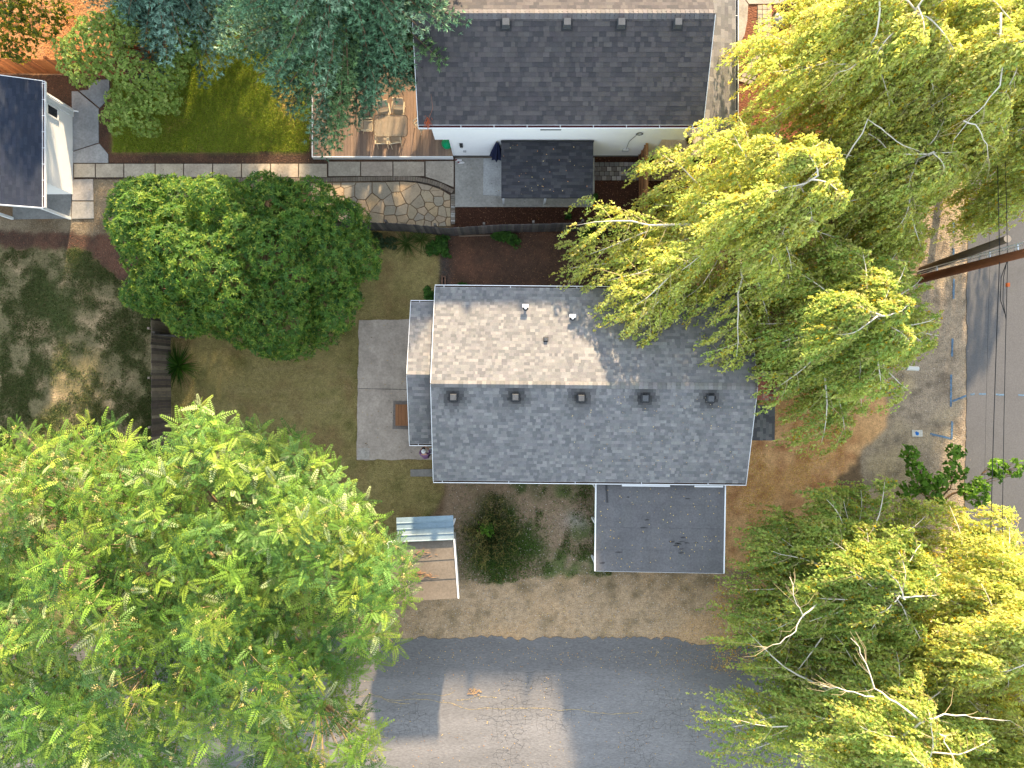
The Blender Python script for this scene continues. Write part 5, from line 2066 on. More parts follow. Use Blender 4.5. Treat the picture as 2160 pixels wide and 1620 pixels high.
def feather_trees():
    r = np.random.default_rng(12)
    poly = [(-160, 935), (0, 930), (40, 905), (90, 930), (150, 915), (200, 890), (250, 900), (290, 940), (340, 945), (380, 880), (425, 850), (465, 880), (520, 905), (590, 900), (640, 935), (650, 960), (700, 975), (745, 990), (765, 1030), (775, 1075), (800, 1110), (840, 1150), (868, 1190), (870, 1240), (845, 1290), (840, 1340), (850, 1375), (800, 1385), (765, 1405), (735, 1440), (740, 1475), (790, 1510), (808, 1560), (800, 1610), (770, 1760), (-160, 1760)]
    fr = [frond_template(r, 9, .72, cv) for cv in (.15, .3, .5)]
    trunks = [(np.array([-12.6, -8.6, 0]), 'large tree with long feathered leaves and tan seed clusters beside the storage shed'),
              (np.array([-19.6, -14.6, 0]), 'feathery-leaved tree filling the bottom left corner of the view')]
    pal = np.array([S(98, 136, 50), S(118, 152, 55), S(148, 168, 64), S(100, 138, 66), S(78, 116, 50), S(100, 138, 52), S(134, 160, 58)])
    ros = []
    for layer, (rad, drop, keep) in enumerate(((23, 0, .92), (27, 1.0, .75), (38, 2.2, .4))):
        pts = poisson(poly, rad, r, 24000)
        dd = poly_dist(pts[:, 0], pts[:, 1], poly)
        for (x, y), d in zip(pts, dd):
            if layer and d < 22 * layer:
                continue
            hole = fbm(x, y, 150, 71) * .6 + fbm(x, y, 55, 72) * .4
            if layer == 0 and hole < .40:
                continue
            if layer == 1 and hole < .37:
                continue
            if r.random() > keep:
                continue
            t = min(1, d / 330)
            z = 5.0 + 3.2 * math.sqrt(1 - (1 - t) ** 2) + (float(fbm(x, y, 110, 73)) - .5) * 4.4 - drop + r.normal() * .15
            ros.append((*P(x, y, z), layer))
    ros = np.array(ros)
    own = np.argmin(np.stack([((ros[:, :2] - t_[0][:2]) ** 2).sum(1) for t_ in trunks]), 0)
    for k, (base, label) in enumerate(trunks):
        root = thing('tree', tuple(base), label, 'tree')
        R_ = ros[own == k]
        cl, sd_c = Cloud(), Cloud()
        for x, y, z, layer in R_:
            nf = r.integers(7, 11) if layer < 2 else 6
            tilt = norm(np.array([(x - base[0]) * .07, (y - base[1]) * .07, 1.0]) + r.normal(size=3) * .12)
            ref = norm(np.cross(tilt, r.normal(size=3)))
            oth = np.cross(tilt, ref)
            shade = pal[r.integers(len(pal))] * r.uniform(.8, 1.25)
            flip = r.random() < .10
            a0 = r.uniform(0, 6.28)
            for i in range(nf):
                a = a0 + 2.4 * i
                el = r.uniform(.05, .75) if i < nf * .7 else r.uniform(.7, 1.2)
                out = ref * math.cos(a) + oth * math.sin(a)
                X = out * math.cos(el) + tilt * math.sin(el)
                Zv = norm(tilt * math.cos(el) - out * math.sin(el) + r.normal(size=3) * .12)
                Yv = np.cross(Zv, X)
                V, F, C = fr[r.integers(3)]
                s_ = r.uniform(.72, 1.15)
                sh_ = shade * r.uniform(.75, 1.2)
                if (flip and r.random() < .3) or r.random() < .012:
                    sh_ = np.array(S(184, 198, 136)) * r.uniform(.75, 1)
                cl.add((V * s_) @ np.stack([X, Yv, Zv]) + [x, y, z], F, C * sh_)
            if layer == 0 and r.random() < .24:
                n = 34
                d = norm(r.normal(size=(n, 3)) + tilt * 1.2)
                p = np.array([x, y, z]) + tilt * .1 + d * r.uniform(.02, .17, (n, 1))
                sd_c.add(*leaf_arrays(p, rvec(n, r), rvec(n, r), .06, .04, palette_mix(n, [S(204, 194, 124), S(216, 206, 140), S(190, 170, 104)], r), 0))
        cl.build('crown', 'leaf_firm', root)
        if sd_c.V:
            sd_c.build('seed_clusters', 'litter', root)
        fork = base + [0.3, .4, 3.0]
        skeleton(root, R_[:, :3] - [0, 0, .08], tuple(base), tuple(fork), 9, 46, .24, 'bark_brown', 30 + k, 'twig_tan', .013)


feather_trees()


# ------------------------------------------------------------------ weeping birches
def birch(base, h, R, label, seed, wind=(-.42, -.22), nb=34, arms=(), pal=None, lo=.26, dens=1.0, lean=(0, 0), ang=(0, 360)):
    r = np.random.default_rng(seed)
    root = thing('birch_tree', (base[0], base[1], 0), label, 'tree', 'weeping birches on the right')
    bx, by = base
    top = np.array([bx + lean[0], by + lean[1], h])
    wig = r.normal(size=(9, 2)) * .12
    wig[0] = 0
    tp = [np.array([bx, by, 0]) * (1 - t) + top * t + [*wig[i], 0] for i, t in enumerate(np.linspace(0, 1, 9))]
    mb = MB()
    mb.tube(tp, np.linspace(.19, .025, 9), 9)
    mb.build('trunk', 'bark_white', root, True)

    def tr(t):
        k = min(int(t * 8), 7)
        return tp[k] + (tp[k + 1] - tp[k]) * (t * 8 - k)
    limbs, twigs, strands = MB(), MB(), MB()
    starts = []                                   # (point, horizontal direction, length)
    specs = []
    for i in range(nb):
        t = lo + (1 - lo) * (i + r.random()) / nb
        u = (t - lo) / (1 - lo)
        L = R * (1.0 - .72 * u ** 1.4) * r.uniform(.72, 1.12)
        az = math.radians(r.uniform(*ang)) if ang != (0, 360) else i * 2.399 + r.normal() * .3
        specs.append((t, az, L, r.uniform(.35, .8)))
    for a in arms:
        specs.append(a)
    for t, az, L, el in specs:
        p = tr(t).copy()
        e = el
        hd = np.array([math.cos(az), math.sin(az)])
        pts = [p.copy()]
        n = 9
        for k in range(n):
            hd = norm(hd + r.normal(size=2) * .12)
            e -= (el + .45) / n * (0.55 + .9 * k / n)
            p = p + np.array([hd[0] * math.cos(e), hd[1] * math.cos(e), math.sin(e)]) * L / n
            pts.append(p.copy())
        r0 = .018 + .010 * L
        limbs.tube(pts, np.linspace(r0, .009, n + 1), 5)
        for k in range(3, n + 1):
            for _ in range(int(4.4 * dens + r.random())):
                starts.append((pts[k] + r.normal(size=3) * .08, hd, r.uniform(.5, 1.5)))
        for k in range(2, n):
            for s_ in (-1, 1):
                if r.random() < .18:
                    continue
                a2 = math.atan2(hd[1], hd[0]) + s_ * r.uniform(.5, 1.15)
                l2 = L * r.uniform(.2, .46) * (1.15 - .5 * k / n)
                e2 = r.uniform(.0, .5)
                q = pts[k].copy()
                h2 = np.array([math.cos(a2), math.sin(a2)])
                qs = [q.copy()]
                for m_ in range(5):
                    e2 -= .28
                    q = q + np.array([h2[0] * math.cos(e2), h2[1] * math.cos(e2), math.sin(e2)]) * l2 / 5
                    qs.append(q.copy())
                twigs.tube(qs, np.linspace(.010, .004, 6), 3, cap=False)
                for m_ in range(1, 6):
                    for _ in range(int(3.2 * dens + r.random())):
                        starts.append((qs[m_] + r.normal(size=3) * .07, h2, r.uniform(.4, 1.35)))
    # hanging strands blown by the wind, with small leaves all along
    n = len(starts)
    P0 = np.array([s_[0] for s_ in starts])
    Hd = np.array([s_[1] for s_ in starts])
    Ln = np.array([s_[2] for s_ in starts]) * r.uniform(.8, 1.25, n)
    Ln = np.minimum(Ln, np.maximum(.25, (P0[:, 2] - .9) / .9))
    W_ = np.array(wind) * r.uniform(.5, 1.5, (n, 1)) + r.normal(size=(n, 2)) * .12
    pal = np.array(pal if pal is not None else [S(206, 212, 110, .98), S(190, 204, 106, .98), S(222, 224, 136, .98), S(172, 194, 102, .98), S(216, 208, 98, .98)])
    bcol = palette_mix(n, pal, r, .22)
    pale = r.random(n) < .09
    bcol[pale] = np.array(S(214, 208, 128)) * r.uniform(.8, 1.05, (pale.sum(), 1))

    def pos(s_):
        s_ = s_[:, None]
        lat = Hd * (.28 * (1 - np.exp(-2.5 * s_))) + W_ * s_ ** 1.2
        return P0 + np.concatenate([lat, .06 * np.sin(3 * s_) - .92 * s_ ** 1.15], 1)
    for i in r.choice(n, n // 4, replace=False):
        ss_ = np.linspace(0, Ln[i], 4)
        lat = Hd[i] * (.28 * (1 - np.exp(-2.5 * ss_[:, None]))) + W_[i] * ss_[:, None] ** 1.2
        q = P0[i] + np.concatenate([lat, (.06 * np.sin(3 * ss_) - .92 * ss_ ** 1.15)[:, None]], 1)
        strands.tube(q, [.006, .005, .004, .003], 3, cap=False)
    idx = np.repeat(np.arange(n), np.maximum(6, (Ln / .069 * dens ** .3).astype(int)))
    sv = r.random(len(idx)) ** .9 * Ln[idx]
    A = pos_at = P0[idx] + np.concatenate([Hd[idx] * (.28 * (1 - np.exp(-2.5 * sv[:, None]))) + W_[idx] * sv[:, None] ** 1.2, (.06 * np.sin(3 * sv) - .92 * sv ** 1.15)[:, None]], 1)
    tang = np.concatenate([W_[idx] * 1.2 * (sv[:, None] + .05) ** .2 + Hd[idx] * (.7 * np.exp(-2.5 * sv[:, None])), -(np.ones((len(idx), 1)))], 1)
    d = norm(norm(tang) + r.normal(size=(len(idx), 3)) * .55)
    nn = norm(r.normal(size=(len(idx), 3)) + [0.05, 0.45, .35])
    col = bcol[idx] * (1 + r.uniform(-.25, .25, (len(idx), 1)))
    yl = r.random(len(idx)) < .03
    col[yl] = np.array(S(214, 176, 40))
    V, F, C = tri_leaves(A + r.normal(size=A.shape) * .03, d, nn, r.uniform(.1, .165, len(idx)), r.uniform(.076, .12, len(idx)), col)
    np_mesh('crown', V, F, np.clip(C, 0, 1), 'leaf', root)
    limbs.build('limbs', 'bark_white', root, True)['kind'] = 'stuff'
    twigs.build('twigs', 'twig_pale', root)['kind'] = 'stuff'
    strands.build('hanging_twigs', 'twig_tan', root)['kind'] = 'stuff'
    return root


GRN = [S(*c, .98) for c in ((188, 202, 106), (168, 192, 100), (206, 212, 122), (152, 182, 98), (194, 196, 92))]
DGR = [S(*c, .95) for c in ((164, 184, 92), (144, 170, 84), (184, 196, 100), (128, 158, 80), (178, 184, 86))]
bt1 = birch((14.3, 13.2), 10.5, 5.3, 'tall weeping birch beside the porch roof of the white house at the top', 101, nb=38)
bt2 = birch((18.2, 12.0), 11.0, 5.2, 'tall weeping birch over the street at the top right corner', 102, nb=34)
birch((21.0, 9.9), 9.0, 3.7, 'weeping birch reaching over the street just above the utility poles', 103, nb=24)
bt5 = birch((15.6, 8.6), 8.6, 4.4, 'weeping birch in the middle of the row, between porch and utility poles', 109, nb=32)
birch((8.9, 7.0), 11.2, 4.6, 'weeping birch between the two houses with a limb over the mulch bed', 104, nb=36, lean=(1.2, 0), arms=((.40, 3.20, 7.0, .32), (.34, 3.0, 6.4, .3), (.30, 3.42, 7.2, .25), (.46, 3.5, 6.0, .4), (.40, 3.75, 6.2, .3), (.45, 4.5, 6.0, .35), (.42, 4.2, 6.2, .3), (.4, 4.75, 5.4, .3), (.38, 3.95, 6.4, .28)))
birch((13.6, 2.6), 9.4, 4.7, 'weeping birch over the north-east corner of the grey house roof', 105, nb=36, pal=GRN, arms=((.42, 3.5, 5.6, .3), (.38, 3.9, 5.2, .3), (.44, 4.3, 5.4, .3), (.4, 4.7, 5.2, .3)))
bt4 = birch((14.6, -8.0), 8.6, 4.6, 'darker weeping birch beside the carport at the lower right', 106, nb=36, pal=DGR, arms=((.42, 3.45, 4.6, .3), (.44, 3.8, 5.2, .3), (.48, 4.1, 5.4, .35), (.55, 3.6, 4.4, .4)))
birch((19.2, -9.4), 10.0, 5.0, 'bright weeping birch at the right edge below the street cables', 107, nb=36)
birch((21.0, -14.6), 10.0, 4.6, 'bright weeping birch in the bottom right corner beyond the white-limbed one', 110, nb=32)
bt3 = birch((15.2, -14.0), 9.6, 5.4, 'weeping birch with long bare white limbs near the bottom edge', 108, nb=36, pal=GRN, arms=((.4, 3.1, 6.2, .3), (.44, 2.75, 6.0, .3), (.5, 3.4, 5.8, .35), (.36, 2.4, 5.6, .3)))

def bare_limb(root, pts, r0, r1=.012, side=3, seed=1):
    r = np.random.default_rng(seed)
    p = [np.array(P(*q)) for q in pts]
    fine = []
    for i in range(len(p) - 1):
        for t in (0, .34, .67):
            fine.append(p[i] * (1 - t) + p[i + 1] * t + r.normal(size=3) * .035 * (i + t > 0))
    fine.append(p[-1])
    mb = MB()
    mb.tube([q - np.array([0, 0, .22]) for q in fine], np.linspace(r0 * .66, r1 * .7, len(fine)), 7)
    o = mb.build('bare_limb', 'bark_white', root, True)
    tw = MB()
    for k in range(side * 3):
        i = r.integers(2, len(fine))
        d = norm(fine[i] - fine[i - 2] + r.normal(size=3) * .22)
        a = fine[i] - np.array([0, 0, .22])
        L = r.uniform(.35, 1.1)
        tw.tube([a, a + d * L * .5 + r.normal(size=3) * .05, a + d * L - [0, 0, L * .3]], [.009, .006, .003], 4)
    tw.build('side_twigs', 'twig_pale', o)['kind'] = 'stuff'


bare_limb(bt3, [(1885, 1592, 8.0), (1910, 1560, 8.8), (1950, 1530, 9.3), (2000, 1512, 9.5), (2060, 1516, 9.6), (2140, 1526, 9.4)], .085, seed=1)
bare_limb(bt3, [(1955, 1530, 9.3), (1900, 1490, 9.3), (1850, 1455, 9.2), (1825, 1380, 9.0), (1800, 1350, 8.7)], .06, seed=2)
bare_limb(bt3, [(1965, 1535, 9.3), (1995, 1560, 9.4), (2010, 1590, 9.4), (2030, 1640, 9.3)], .055, seed=3)
bare_limb(bt3, [(1850, 1475, 9.0), (1790, 1462, 8.9), (1735, 1448, 8.6)], .04, seed=4)
bare_limb(bt4, [(1740, 1270, 7.0), (1700, 1300, 7.4), (1685, 1335, 7.5), (1650, 1360, 7.4), (1612, 1372, 7.1)], .05, seed=5)
bare_limb(bt4, [(1700, 1305, 7.4), (1685, 1280, 7.6), (1670, 1220, 7.4)], .03, seed=6)
bare_limb(bt1, [(1866, -20, 10.4), (1862, 30, 10.2), (1850, 80, 10.0), (1840, 112, 9.8), (1800, 140, 9.6), (1770, 150, 9.3)], .055, seed=7)
bare_limb(bt1, [(1850, 82, 10.0), (1838, 100, 9.8), (1812, 126, 9.5), (1775, 130, 9.2)], .035, seed=8)
bare_limb(bt2, [(2120, 20, 10.8), (2118, 90, 10.6), (2122, 160, 10.4), (2100, 200, 10.2), (2060, 240, 9.9), (2020, 290, 9.4)], .06, seed=9)
bare_limb(bt2, [(2040, 250, 9.8), (2075, 265, 9.9), (2092, 300, 9.6), (2094, 330, 9.2)], .04, seed=10)
bare_limb(bt5, [(1790, 330, 7.9), (1840, 250, 8.5), (1875, 275, 8.8), (1915, 300, 8.8), (1975, 330, 8.4)], .045, seed=11)

# ------------------------------------------------------------------ conifers
def conifer(base, h, R, label, seed, pal, zlow=1.2, tiers=17, south=True, tuft=1.0, prune=()):
    r = np.random.default_rng(seed)
    root = thing('conifer_tree', (*base, 0), label, 'tree', 'blue-green conifers at the top')
    bx, by = base
    mb = MB()
    mb.tube([(bx, by, 0), (bx + .05, by, h * .5), (bx, by, h)], [.3, .18, .03], 9)
    mb.build('trunk', 'bark_brown', root, True)
    limbs = MB()
    tp, td, tcol = [], [], []
    for i in range(tiers):
        z = zlow + (h - zlow) * (i / tiers) ** 1.05
        rad = R * (1 - ((z - zlow) / (h - zlow)) ** 1.15) + .25
        nbr = max(7, int(9 + rad * 2.2))
        for k in range(nbr):
            az = 2 * math.pi * (k + r.random() * .8) / nbr + i
            if math.sin(az) > .55 and r.random() < .6:
                continue                                        # the far side, out of view, is thinner
            L = rad * r.uniform(.72, 1.12)
            hd = np.array([math.cos(az), math.sin(az), 0])
            sdv = np.array([-hd[1], hd[0], 0])
            n = max(4, int(L / .3))
            pts = []
            for m_ in range(n + 1):
                t = m_ / n
                pts.append(np.array([bx, by, z]) + hd * L * t + np.array([0, 0, .16 * L * t - .24 * L * t * t + .02 * L * t ** 3]))
            for poly in prune:
                for m_, p_ in enumerate(pts):
                    kq = F_PX / (H_CAM - p_[2])
                    if m_ > 0 and bool(inpoly(1080 + p_[0] * kq, 810 - p_[1] * kq, poly)):
                        pts = pts[:m_ + 1]
                        break
            n = len(pts) - 1
            if n < 2:
                continue
            limbs.tube(pts[::2] + [pts[-1]], np.linspace(.05, .012, len(pts[::2]) + 1), 4, cap=False)
            bc = np.array(pal[r.integers(len(pal))]) * r.uniform(.8, 1.2)
            for m_ in range(max(1, int(n * .25)), n + 1):
                t = m_ / n
                bl = (.3 + .7 * (1 - t)) * min(1.05, .36 * L) * r.uniform(.7, 1.2)
                for s_ in (-1, 0, 1):
                    dirn = norm(hd * (1.0 if s_ == 0 else .75) + sdv * s_ * .8 + [0, 0, r.uniform(-.25, .3)])
                    ns = max(1, int(bl / .105)) if s_ else 1
                    for q in range(1, ns + 1):
                        p = pts[m_] + dirn * bl * q / ns + r.normal(size=3) * .05
                        tp.append(p)
                        td.append(norm(dirn + [0, 0, .35] + r.normal(size=3) * .35))
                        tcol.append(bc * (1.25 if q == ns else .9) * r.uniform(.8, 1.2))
    tp, td, tcol = np.array(tp), np.array(td), np.array(tcol)
    for poly in prune:                                          # gaps in the crown's lower rim
        kq = F_PX / (H_CAM - tp[:, 2])
        nz_ = r.normal(size=(2, len(tp))) * 9
        keep = ~inpoly(1080 + tp[:, 0] * kq + nz_[0], 810 - tp[:, 1] * kq + nz_[1], poly)
        tp, td, tcol = tp[keep], td[keep], tcol[keep]
    cl = Cloud()
    n = len(tp)
    ref = norm(np.cross(td, r.normal(size=(n, 3))))
    oth = np.cross(td, ref)
    for i in range(8):
        a = 2 * np.pi * i / 8 + r.uniform(-.4, .4, n)
        tg = ref * np.cos(a)[:, None] + oth * np.sin(a)[:, None]
        off = r.uniform(-.09, .07, n)[:, None]
        d = norm(td * .75 + tg * .8)
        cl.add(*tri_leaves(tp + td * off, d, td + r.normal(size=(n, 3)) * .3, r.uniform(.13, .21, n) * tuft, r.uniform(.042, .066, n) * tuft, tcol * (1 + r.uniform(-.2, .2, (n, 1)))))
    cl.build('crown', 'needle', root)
    limbs.build('limbs', 'bark_brown', root)['kind'] = 'stuff'


BLU = [S(98, 136, 102), S(114, 152, 116), S(86, 122, 90), S(144, 174, 142), S(108, 140, 88)]
conifer((-6.5, 16.4), 13.0, 6.4, 'large blue-green fir hanging over the deck and the white house roof', 201, BLU, 3.0, 19, prune=([(738, 282), (775, 236), (850, 190), (900, 165), (1200, 150), (1200, 420), (740, 420)], [(150, 120), (470, 118), (550, 150), (590, 215), (640, 262), (672, 330), (150, 340)]))
conifer((-15.4, 18.6), 8.5, 4.2, 'blue spruce at the top edge left of the large fir', 202, [S(122, 158, 138), S(138, 172, 152), S(100, 136, 116)], 1.8, 13)

# ------------------------------------------------------------------ looser broadleaved trees
def loose_tree(name, label, blobs, base, pal, seed, L=.07, W=.045, k=5, dens=60, fork=1.2, mat='bark_brown', group=None, sub=(.32, .55), per=7, spread=1.1):
    """blobs: (px, py, z, radius) big masses, each broken into small lobes"""
    r = np.random.default_rng(seed)
    root = thing(name, (*base, 0), label, 'tree' if 'tree' in name else 'shrub', group)
    lobes = []
    for px, py, z, R in blobs:
        c = np.array(P(px, py, z))
        for _ in range(int(per * R / sub[1] + 3)):
            d = rvec(1, r)[0] * [1, 1, .6]
            q = c + d * R * r.uniform(.3, .95)
            lobes.append((*q, r.uniform(*sub)))
    Pn, Nn = lobed(lobes, dens, r, .5)
    Nn = norm(Nn + [0, 0, .3])
    V, F, C = whorls(Pn, Nn, k, L, W, spread, pal, r, .15, .22)
    np_mesh('crown', V, F, np.clip(C, 0, 1), 'leaf', root)
    tips = Pn[r.choice(len(Pn), min(len(Pn), 140), replace=False)]
    skeleton(root, tips, (*base, 0), (*base, fork), 5, 22, .09, mat, seed + 1, rtip=.006)
    return root


loose_tree('tree', 'loose light green tree between the garden shed and the green lawn',
           [(165, 120, 3.2, .95), (200, 75, 3.4, .9), (250, 60, 3.4, .9), (240, 130, 3.2, .8), (300, 165, 2.7, .7), (275, 150, 3.0, .7), (345, 205, 2.4, .75), (330, 165, 2.6, .6), (255, 215, 2.2, .65), (245, 250, 1.8, .55), (290, 245, 2.0, .6), (310, 265, 1.8, .45), (320, 210, 2.3, .6), (370, 150, 2.3, .6), (395, 60, 2.6, .8), (180, 150, 2.6, .6), (400, 110, 2.2, .6)],
           P2(290, 170), [S(156, 182, 90), S(172, 194, 98), S(138, 168, 80), S(184, 200, 114)], 301, .1, .07, 5, 66, sub=(.18, .38), per=18)
loose_tree('tree', 'bright yellow green tree in the top left corner',
           [(20, 20, 4.0, 1.2), (75, 40, 3.6, 1.0), (40, 85, 3.0, .8), (110, 10, 3.6, 1.0), (-20, 60, 3.6, 1.1), (70, -40, 4.2, 1.3)],
           (-25.5, 18.6), [S(160, 150, 40), S(120, 130, 40), S(60, 84, 36), S(90, 110, 36)], 302, .1, .065, 5, 52)
loose_tree('tree', 'small maple with deep green leaves under the birches beside the street',
           [(1925, 960, 2.2, .42), (1935, 1000, 2.3, .5), (2015, 955, 2.3, .38), (2010, 1000, 2.3, .5), (1965, 1030, 2.5, .7), (1915, 1035, 2.0, .4), (2100, 990, 2.6, .45), (2060, 1040, 2.5, .7), (2140, 985, 2.6, .4)],
           (20.4, -5.6), [S(100, 144, 48), S(116, 160, 54), S(140, 178, 68), S(86, 128, 46)], 303, .16, .13, 5, 26, sub=(.12, .26), per=10, spread=1.25)

# ------------------------------------------------------------------ shrubs and low plants
def twig_shrub():
    r = np.random.default_rng(44)
    bx, by = P2(1035, 1118)
    root = thing('shrub', (bx, by, 0), 'dark twiggy shrub with arching stems beside the storage shed', 'shrub')
    st = MB()
    tipp, tipn = [], []
    for i in range(100):
        az = r.uniform(0, 6.28)
        L = r.uniform(.5, 1.55)
        ex, ey = bx + math.cos(az) * L * .95, by + math.sin(az) * L * 1.2
        z1 = r.uniform(.9, 1.5) * (1.25 - .35 * L)
        pts = curve3((bx + r.normal() * .15, by + r.normal() * .2, 0), (ex, ey, max(.25, z1)), (0, 0, .55), 6)
        st.tube(pts, np.linspace(.018, .006, 6), 4, jit(S(120, 108, 60), .2), cap=False)
        for p in pts[2:]:
            for _ in range(3):
                d = norm(r.normal(size=3) * [1, 1, .5] + [0, 0, .3])
                q = np.array(p) + d * r.uniform(.15, .4)
                st.tube([tuple(p), tuple((np.array(p) + q) / 2 + r.normal(size=3) * .03), tuple(q)], [.008, .006, .004], 3, jit(S(128, 118, 62), .25), cap=False)
                tipp.append(q); tipn.append(d)
    st.build('stems', 'debris', root)
    tp, tn = np.array(tipp), np.array(tipn)
    tp = np.concatenate([tp + r.normal(size=tp.shape) * .07 for _ in range(5)])
    tn = norm(np.concatenate([tn] * 5) + r.normal(size=tp.shape) * .4)
    keep = (tp[:, 0] > bx - .1) | (r.random(len(tp)) < .45)
    V, F, C = whorls(tp[keep], tn[keep], 4, .06, .025, .9, [S(50, 72, 32), S(64, 84, 36), S(44, 60, 30)], r)
    np_mesh('leaves', V, F, np.clip(C, 0, 1), 'leaf', root)
    q = np.array(P(1027, 1116, 1.3))
    n = 120
    V, F, C = whorls(q + r.normal(size=(n, 3)) * [.16, .14, .08], norm(r.normal(size=(n, 3)) * .4 + [0, 0, 1]), 4, .1, .045, .9, [S(104, 146, 44), S(88, 128, 40)], r)
    np_mesh('fresh_shoots', V, F, np.clip(C, 0, 1), 'leaf', root)['kind'] = 'stuff'


twig_shrub()


def strap_clump(px, py, n, L, label, pal, seed, spread=.8, wd=.03, cat='plant'):
    r = np.random.default_rng(seed)
    x, y, _ = P(px, py)
    cl = Cloud()
    az = r.uniform(0, 6.28, n)
    el = r.uniform(.3, 1.4, n) * spread
    d0 = np.stack([np.cos(az) * np.sin(el), np.sin(az) * np.sin(el), np.cos(el)], 1)
    l = L * r.uniform(.6, 1.1, n)
    p0 = np.array([x, y, 0]) + np.stack([np.cos(az), np.sin(az), 0 * az], 1) * r.uniform(0, .12, (n, 1))
    col = palette_mix(n, pal, r, .2)
    prev = p0
    sdv = np.stack([-np.sin(az), np.cos(az), 0 * az], 1)
    for k in range(4):
        t0, t1 = k / 4, (k + 1) / 4
        f = lambda t: p0 + d0 * (l * t)[:, None] + np.array([0, 0, -1]) * (l * .55 * t * t * np.sin(el))[:, None] + np.stack([np.cos(az), np.sin(az), 0 * az], 1) * (l * .25 * t * t)[:, None]
        a, b_ = f(np.full(n, t0)), f(np.full(n, t1))
        a[:, 2], b_[:, 2] = np.maximum(a[:, 2], .02), np.maximum(b_[:, 2], .02)
        w0, w1 = wd * (1 - t0 * .8), wd * (1 - t1 * .8)
        V = np.stack([a - sdv * w0, a + sdv * w0, b_ + sdv * w1, b_ - sdv * w1], 1).reshape(-1, 3)
        cl.add(V, np.arange(4 * n).reshape(-1, 4), np.repeat(col, 4, 0))
    return tag(cl.build('strap_leaf_plant', 'leaf'), label, cat)


strap_clump(377, 772, 190, 1.0, 'clump of long green strap leaves beside the brown board fence', [S(64, 108, 30), S(88, 128, 44), S(50, 88, 28)], 61, 1.0, .022)
strap_clump(858, 512, 80, .8, 'fan of narrow leaves below the dark fence, left one', [S(84, 110, 50), S(100, 120, 60)], 62, 1.1, .016)
strap_clump(890, 505, 80, .7, 'fan of narrow leaves below the dark fence, right one', [S(84, 110, 50), S(110, 128, 64)], 63, 1.1, .016)


def leafy_plant(label, px, py, rx, ry, h, pal, seed, n=160, L=.14, W=.09):
    r = np.random.default_rng(seed)
    x, y, _ = P(px, py)
    root = thing('leafy_plant', (x, y, 0), label, 'plant', 'low plants along the fence')
    a, q = r.uniform(0, 6.28, n), np.sqrt(r.random(n))
    ph = r.uniform(0, 6.28, 3)
    q = q * (.75 + .3 * np.sin(2 * a + ph[0]) + .25 * np.sin(3 * a + ph[1]) + .2 * np.sin(5 * a + ph[2]))
    pts = np.stack([x + np.cos(a) * q * rx, y + np.sin(a) * q * ry, h * (1 - q ** 2 * .7) * r.uniform(.4, 1, n)], 1)
    V, F, C = whorls(pts, norm(r.normal(size=(n, 3)) * .4 + [0, 0, 1]), 5, L, W, 1.15, pal, r, .2, .2)
    np_mesh('leaves', V, F, np.clip(C, 0, 1), 'leaf', root)
    mb = MB()
    for i in range(0, n, 5):
        mb.tube([(x + (pts[i][0] - x) * .3, y + (pts[i][1] - y) * .3, 0), tuple(pts[i])], [.008, .004], 3, S(90, 100, 50), cap=False)
    mb.build('stems', 'debris', root)


DG = [S(78, 120, 50), S(92, 136, 58), S(66, 104, 48)]
leafy_plant('grey green bushy plant below the dark fence nearest the round tree', 808, 512, .75, .5, .6, [S(74, 96, 64), S(86, 106, 74)], 71, 260, .1, .04)
leafy_plant('green vine patch below the dark fence at the corner of the mulch bed', 928, 522, .55, .75, .5, DG, 72, 200)
leafy_plant('green bramble patch in the mulch bed against the dark fence', 1068, 502, .72, .45, .5, DG, 73, 200)
leafy_plant('dim green plant below the dark fence nearest the birch', 1240, 500, .5, .4, .5, DG, 74, 120)
leafy_plant('green plant in the gap beside the west wing roof', 908, 628, .35, .5, .8, DG, 75, 150)
leafy_plant('small seedling beside the storage bin', 975, 604, .2, .16, .4, DG, 76, 40)
leafy_plant('small plant at the east post of the patio cover', 1254, 420, .2, .25, .3, DG, 77, 40, .1, .06)
leafy_plant('small plant in the dark mulch above the old fence', 1199, 456, .16, .2, .4, DG, 78, 36, .1, .06)
leafy_plant('dark low shrub in the red bark bed at the top right', 1690, 40, 1.3, .9, .7, [S(70, 80, 40), S(60, 74, 40)], 79, 300, .12, .07)

# ------------------------------------------------------------------ grass, weeds, fallen leaves and chips
def scatter_px(n, x0, x1, y0, y1, r):
    return r.uniform(x0, x1, n), r.uniform(y0, y1, n)


def grass(name, label, n, box, want, pal, h, seed, dens=None, parent=None):
    r = np.random.default_rng(seed)
    px, py = scatter_px(n, *box, r)
    lab = regions(px, py)
    ok = lab == want
    x, y = (px - 1080) / F_PX * H_CAM, (810 - py) / F_PX * H_CAM
    if dens is not None:
        ok &= r.random(n) < dens(x, y, px, py)
    x, y = x[ok], y[ok]
    m_ = len(x)
    c = np.stack([x, y, np.zeros(m_)], 1)
    d = norm(r.normal(size=(m_, 3)) * [.75, .75, .2] + [0, 0, .8])
    s_ = norm(np.cross(d, r.normal(size=(m_, 3))))
    l, w_ = h * r.uniform(.5, 1.3, (m_, 1)), .014 * r.uniform(.7, 1.4, (m_, 1))
    V = np.stack([c - s_ * w_, c + s_ * w_, c + d * l], 1).reshape(-1, 3)
    col = palette_mix(m_, pal, r, .25)
    return tag(np_mesh(name, V, np.arange(3 * m_).reshape(-1, 3), np.clip(np.repeat(col, 3, 0), 0, 1), 'grass'), label, 'grass', kind='stuff')


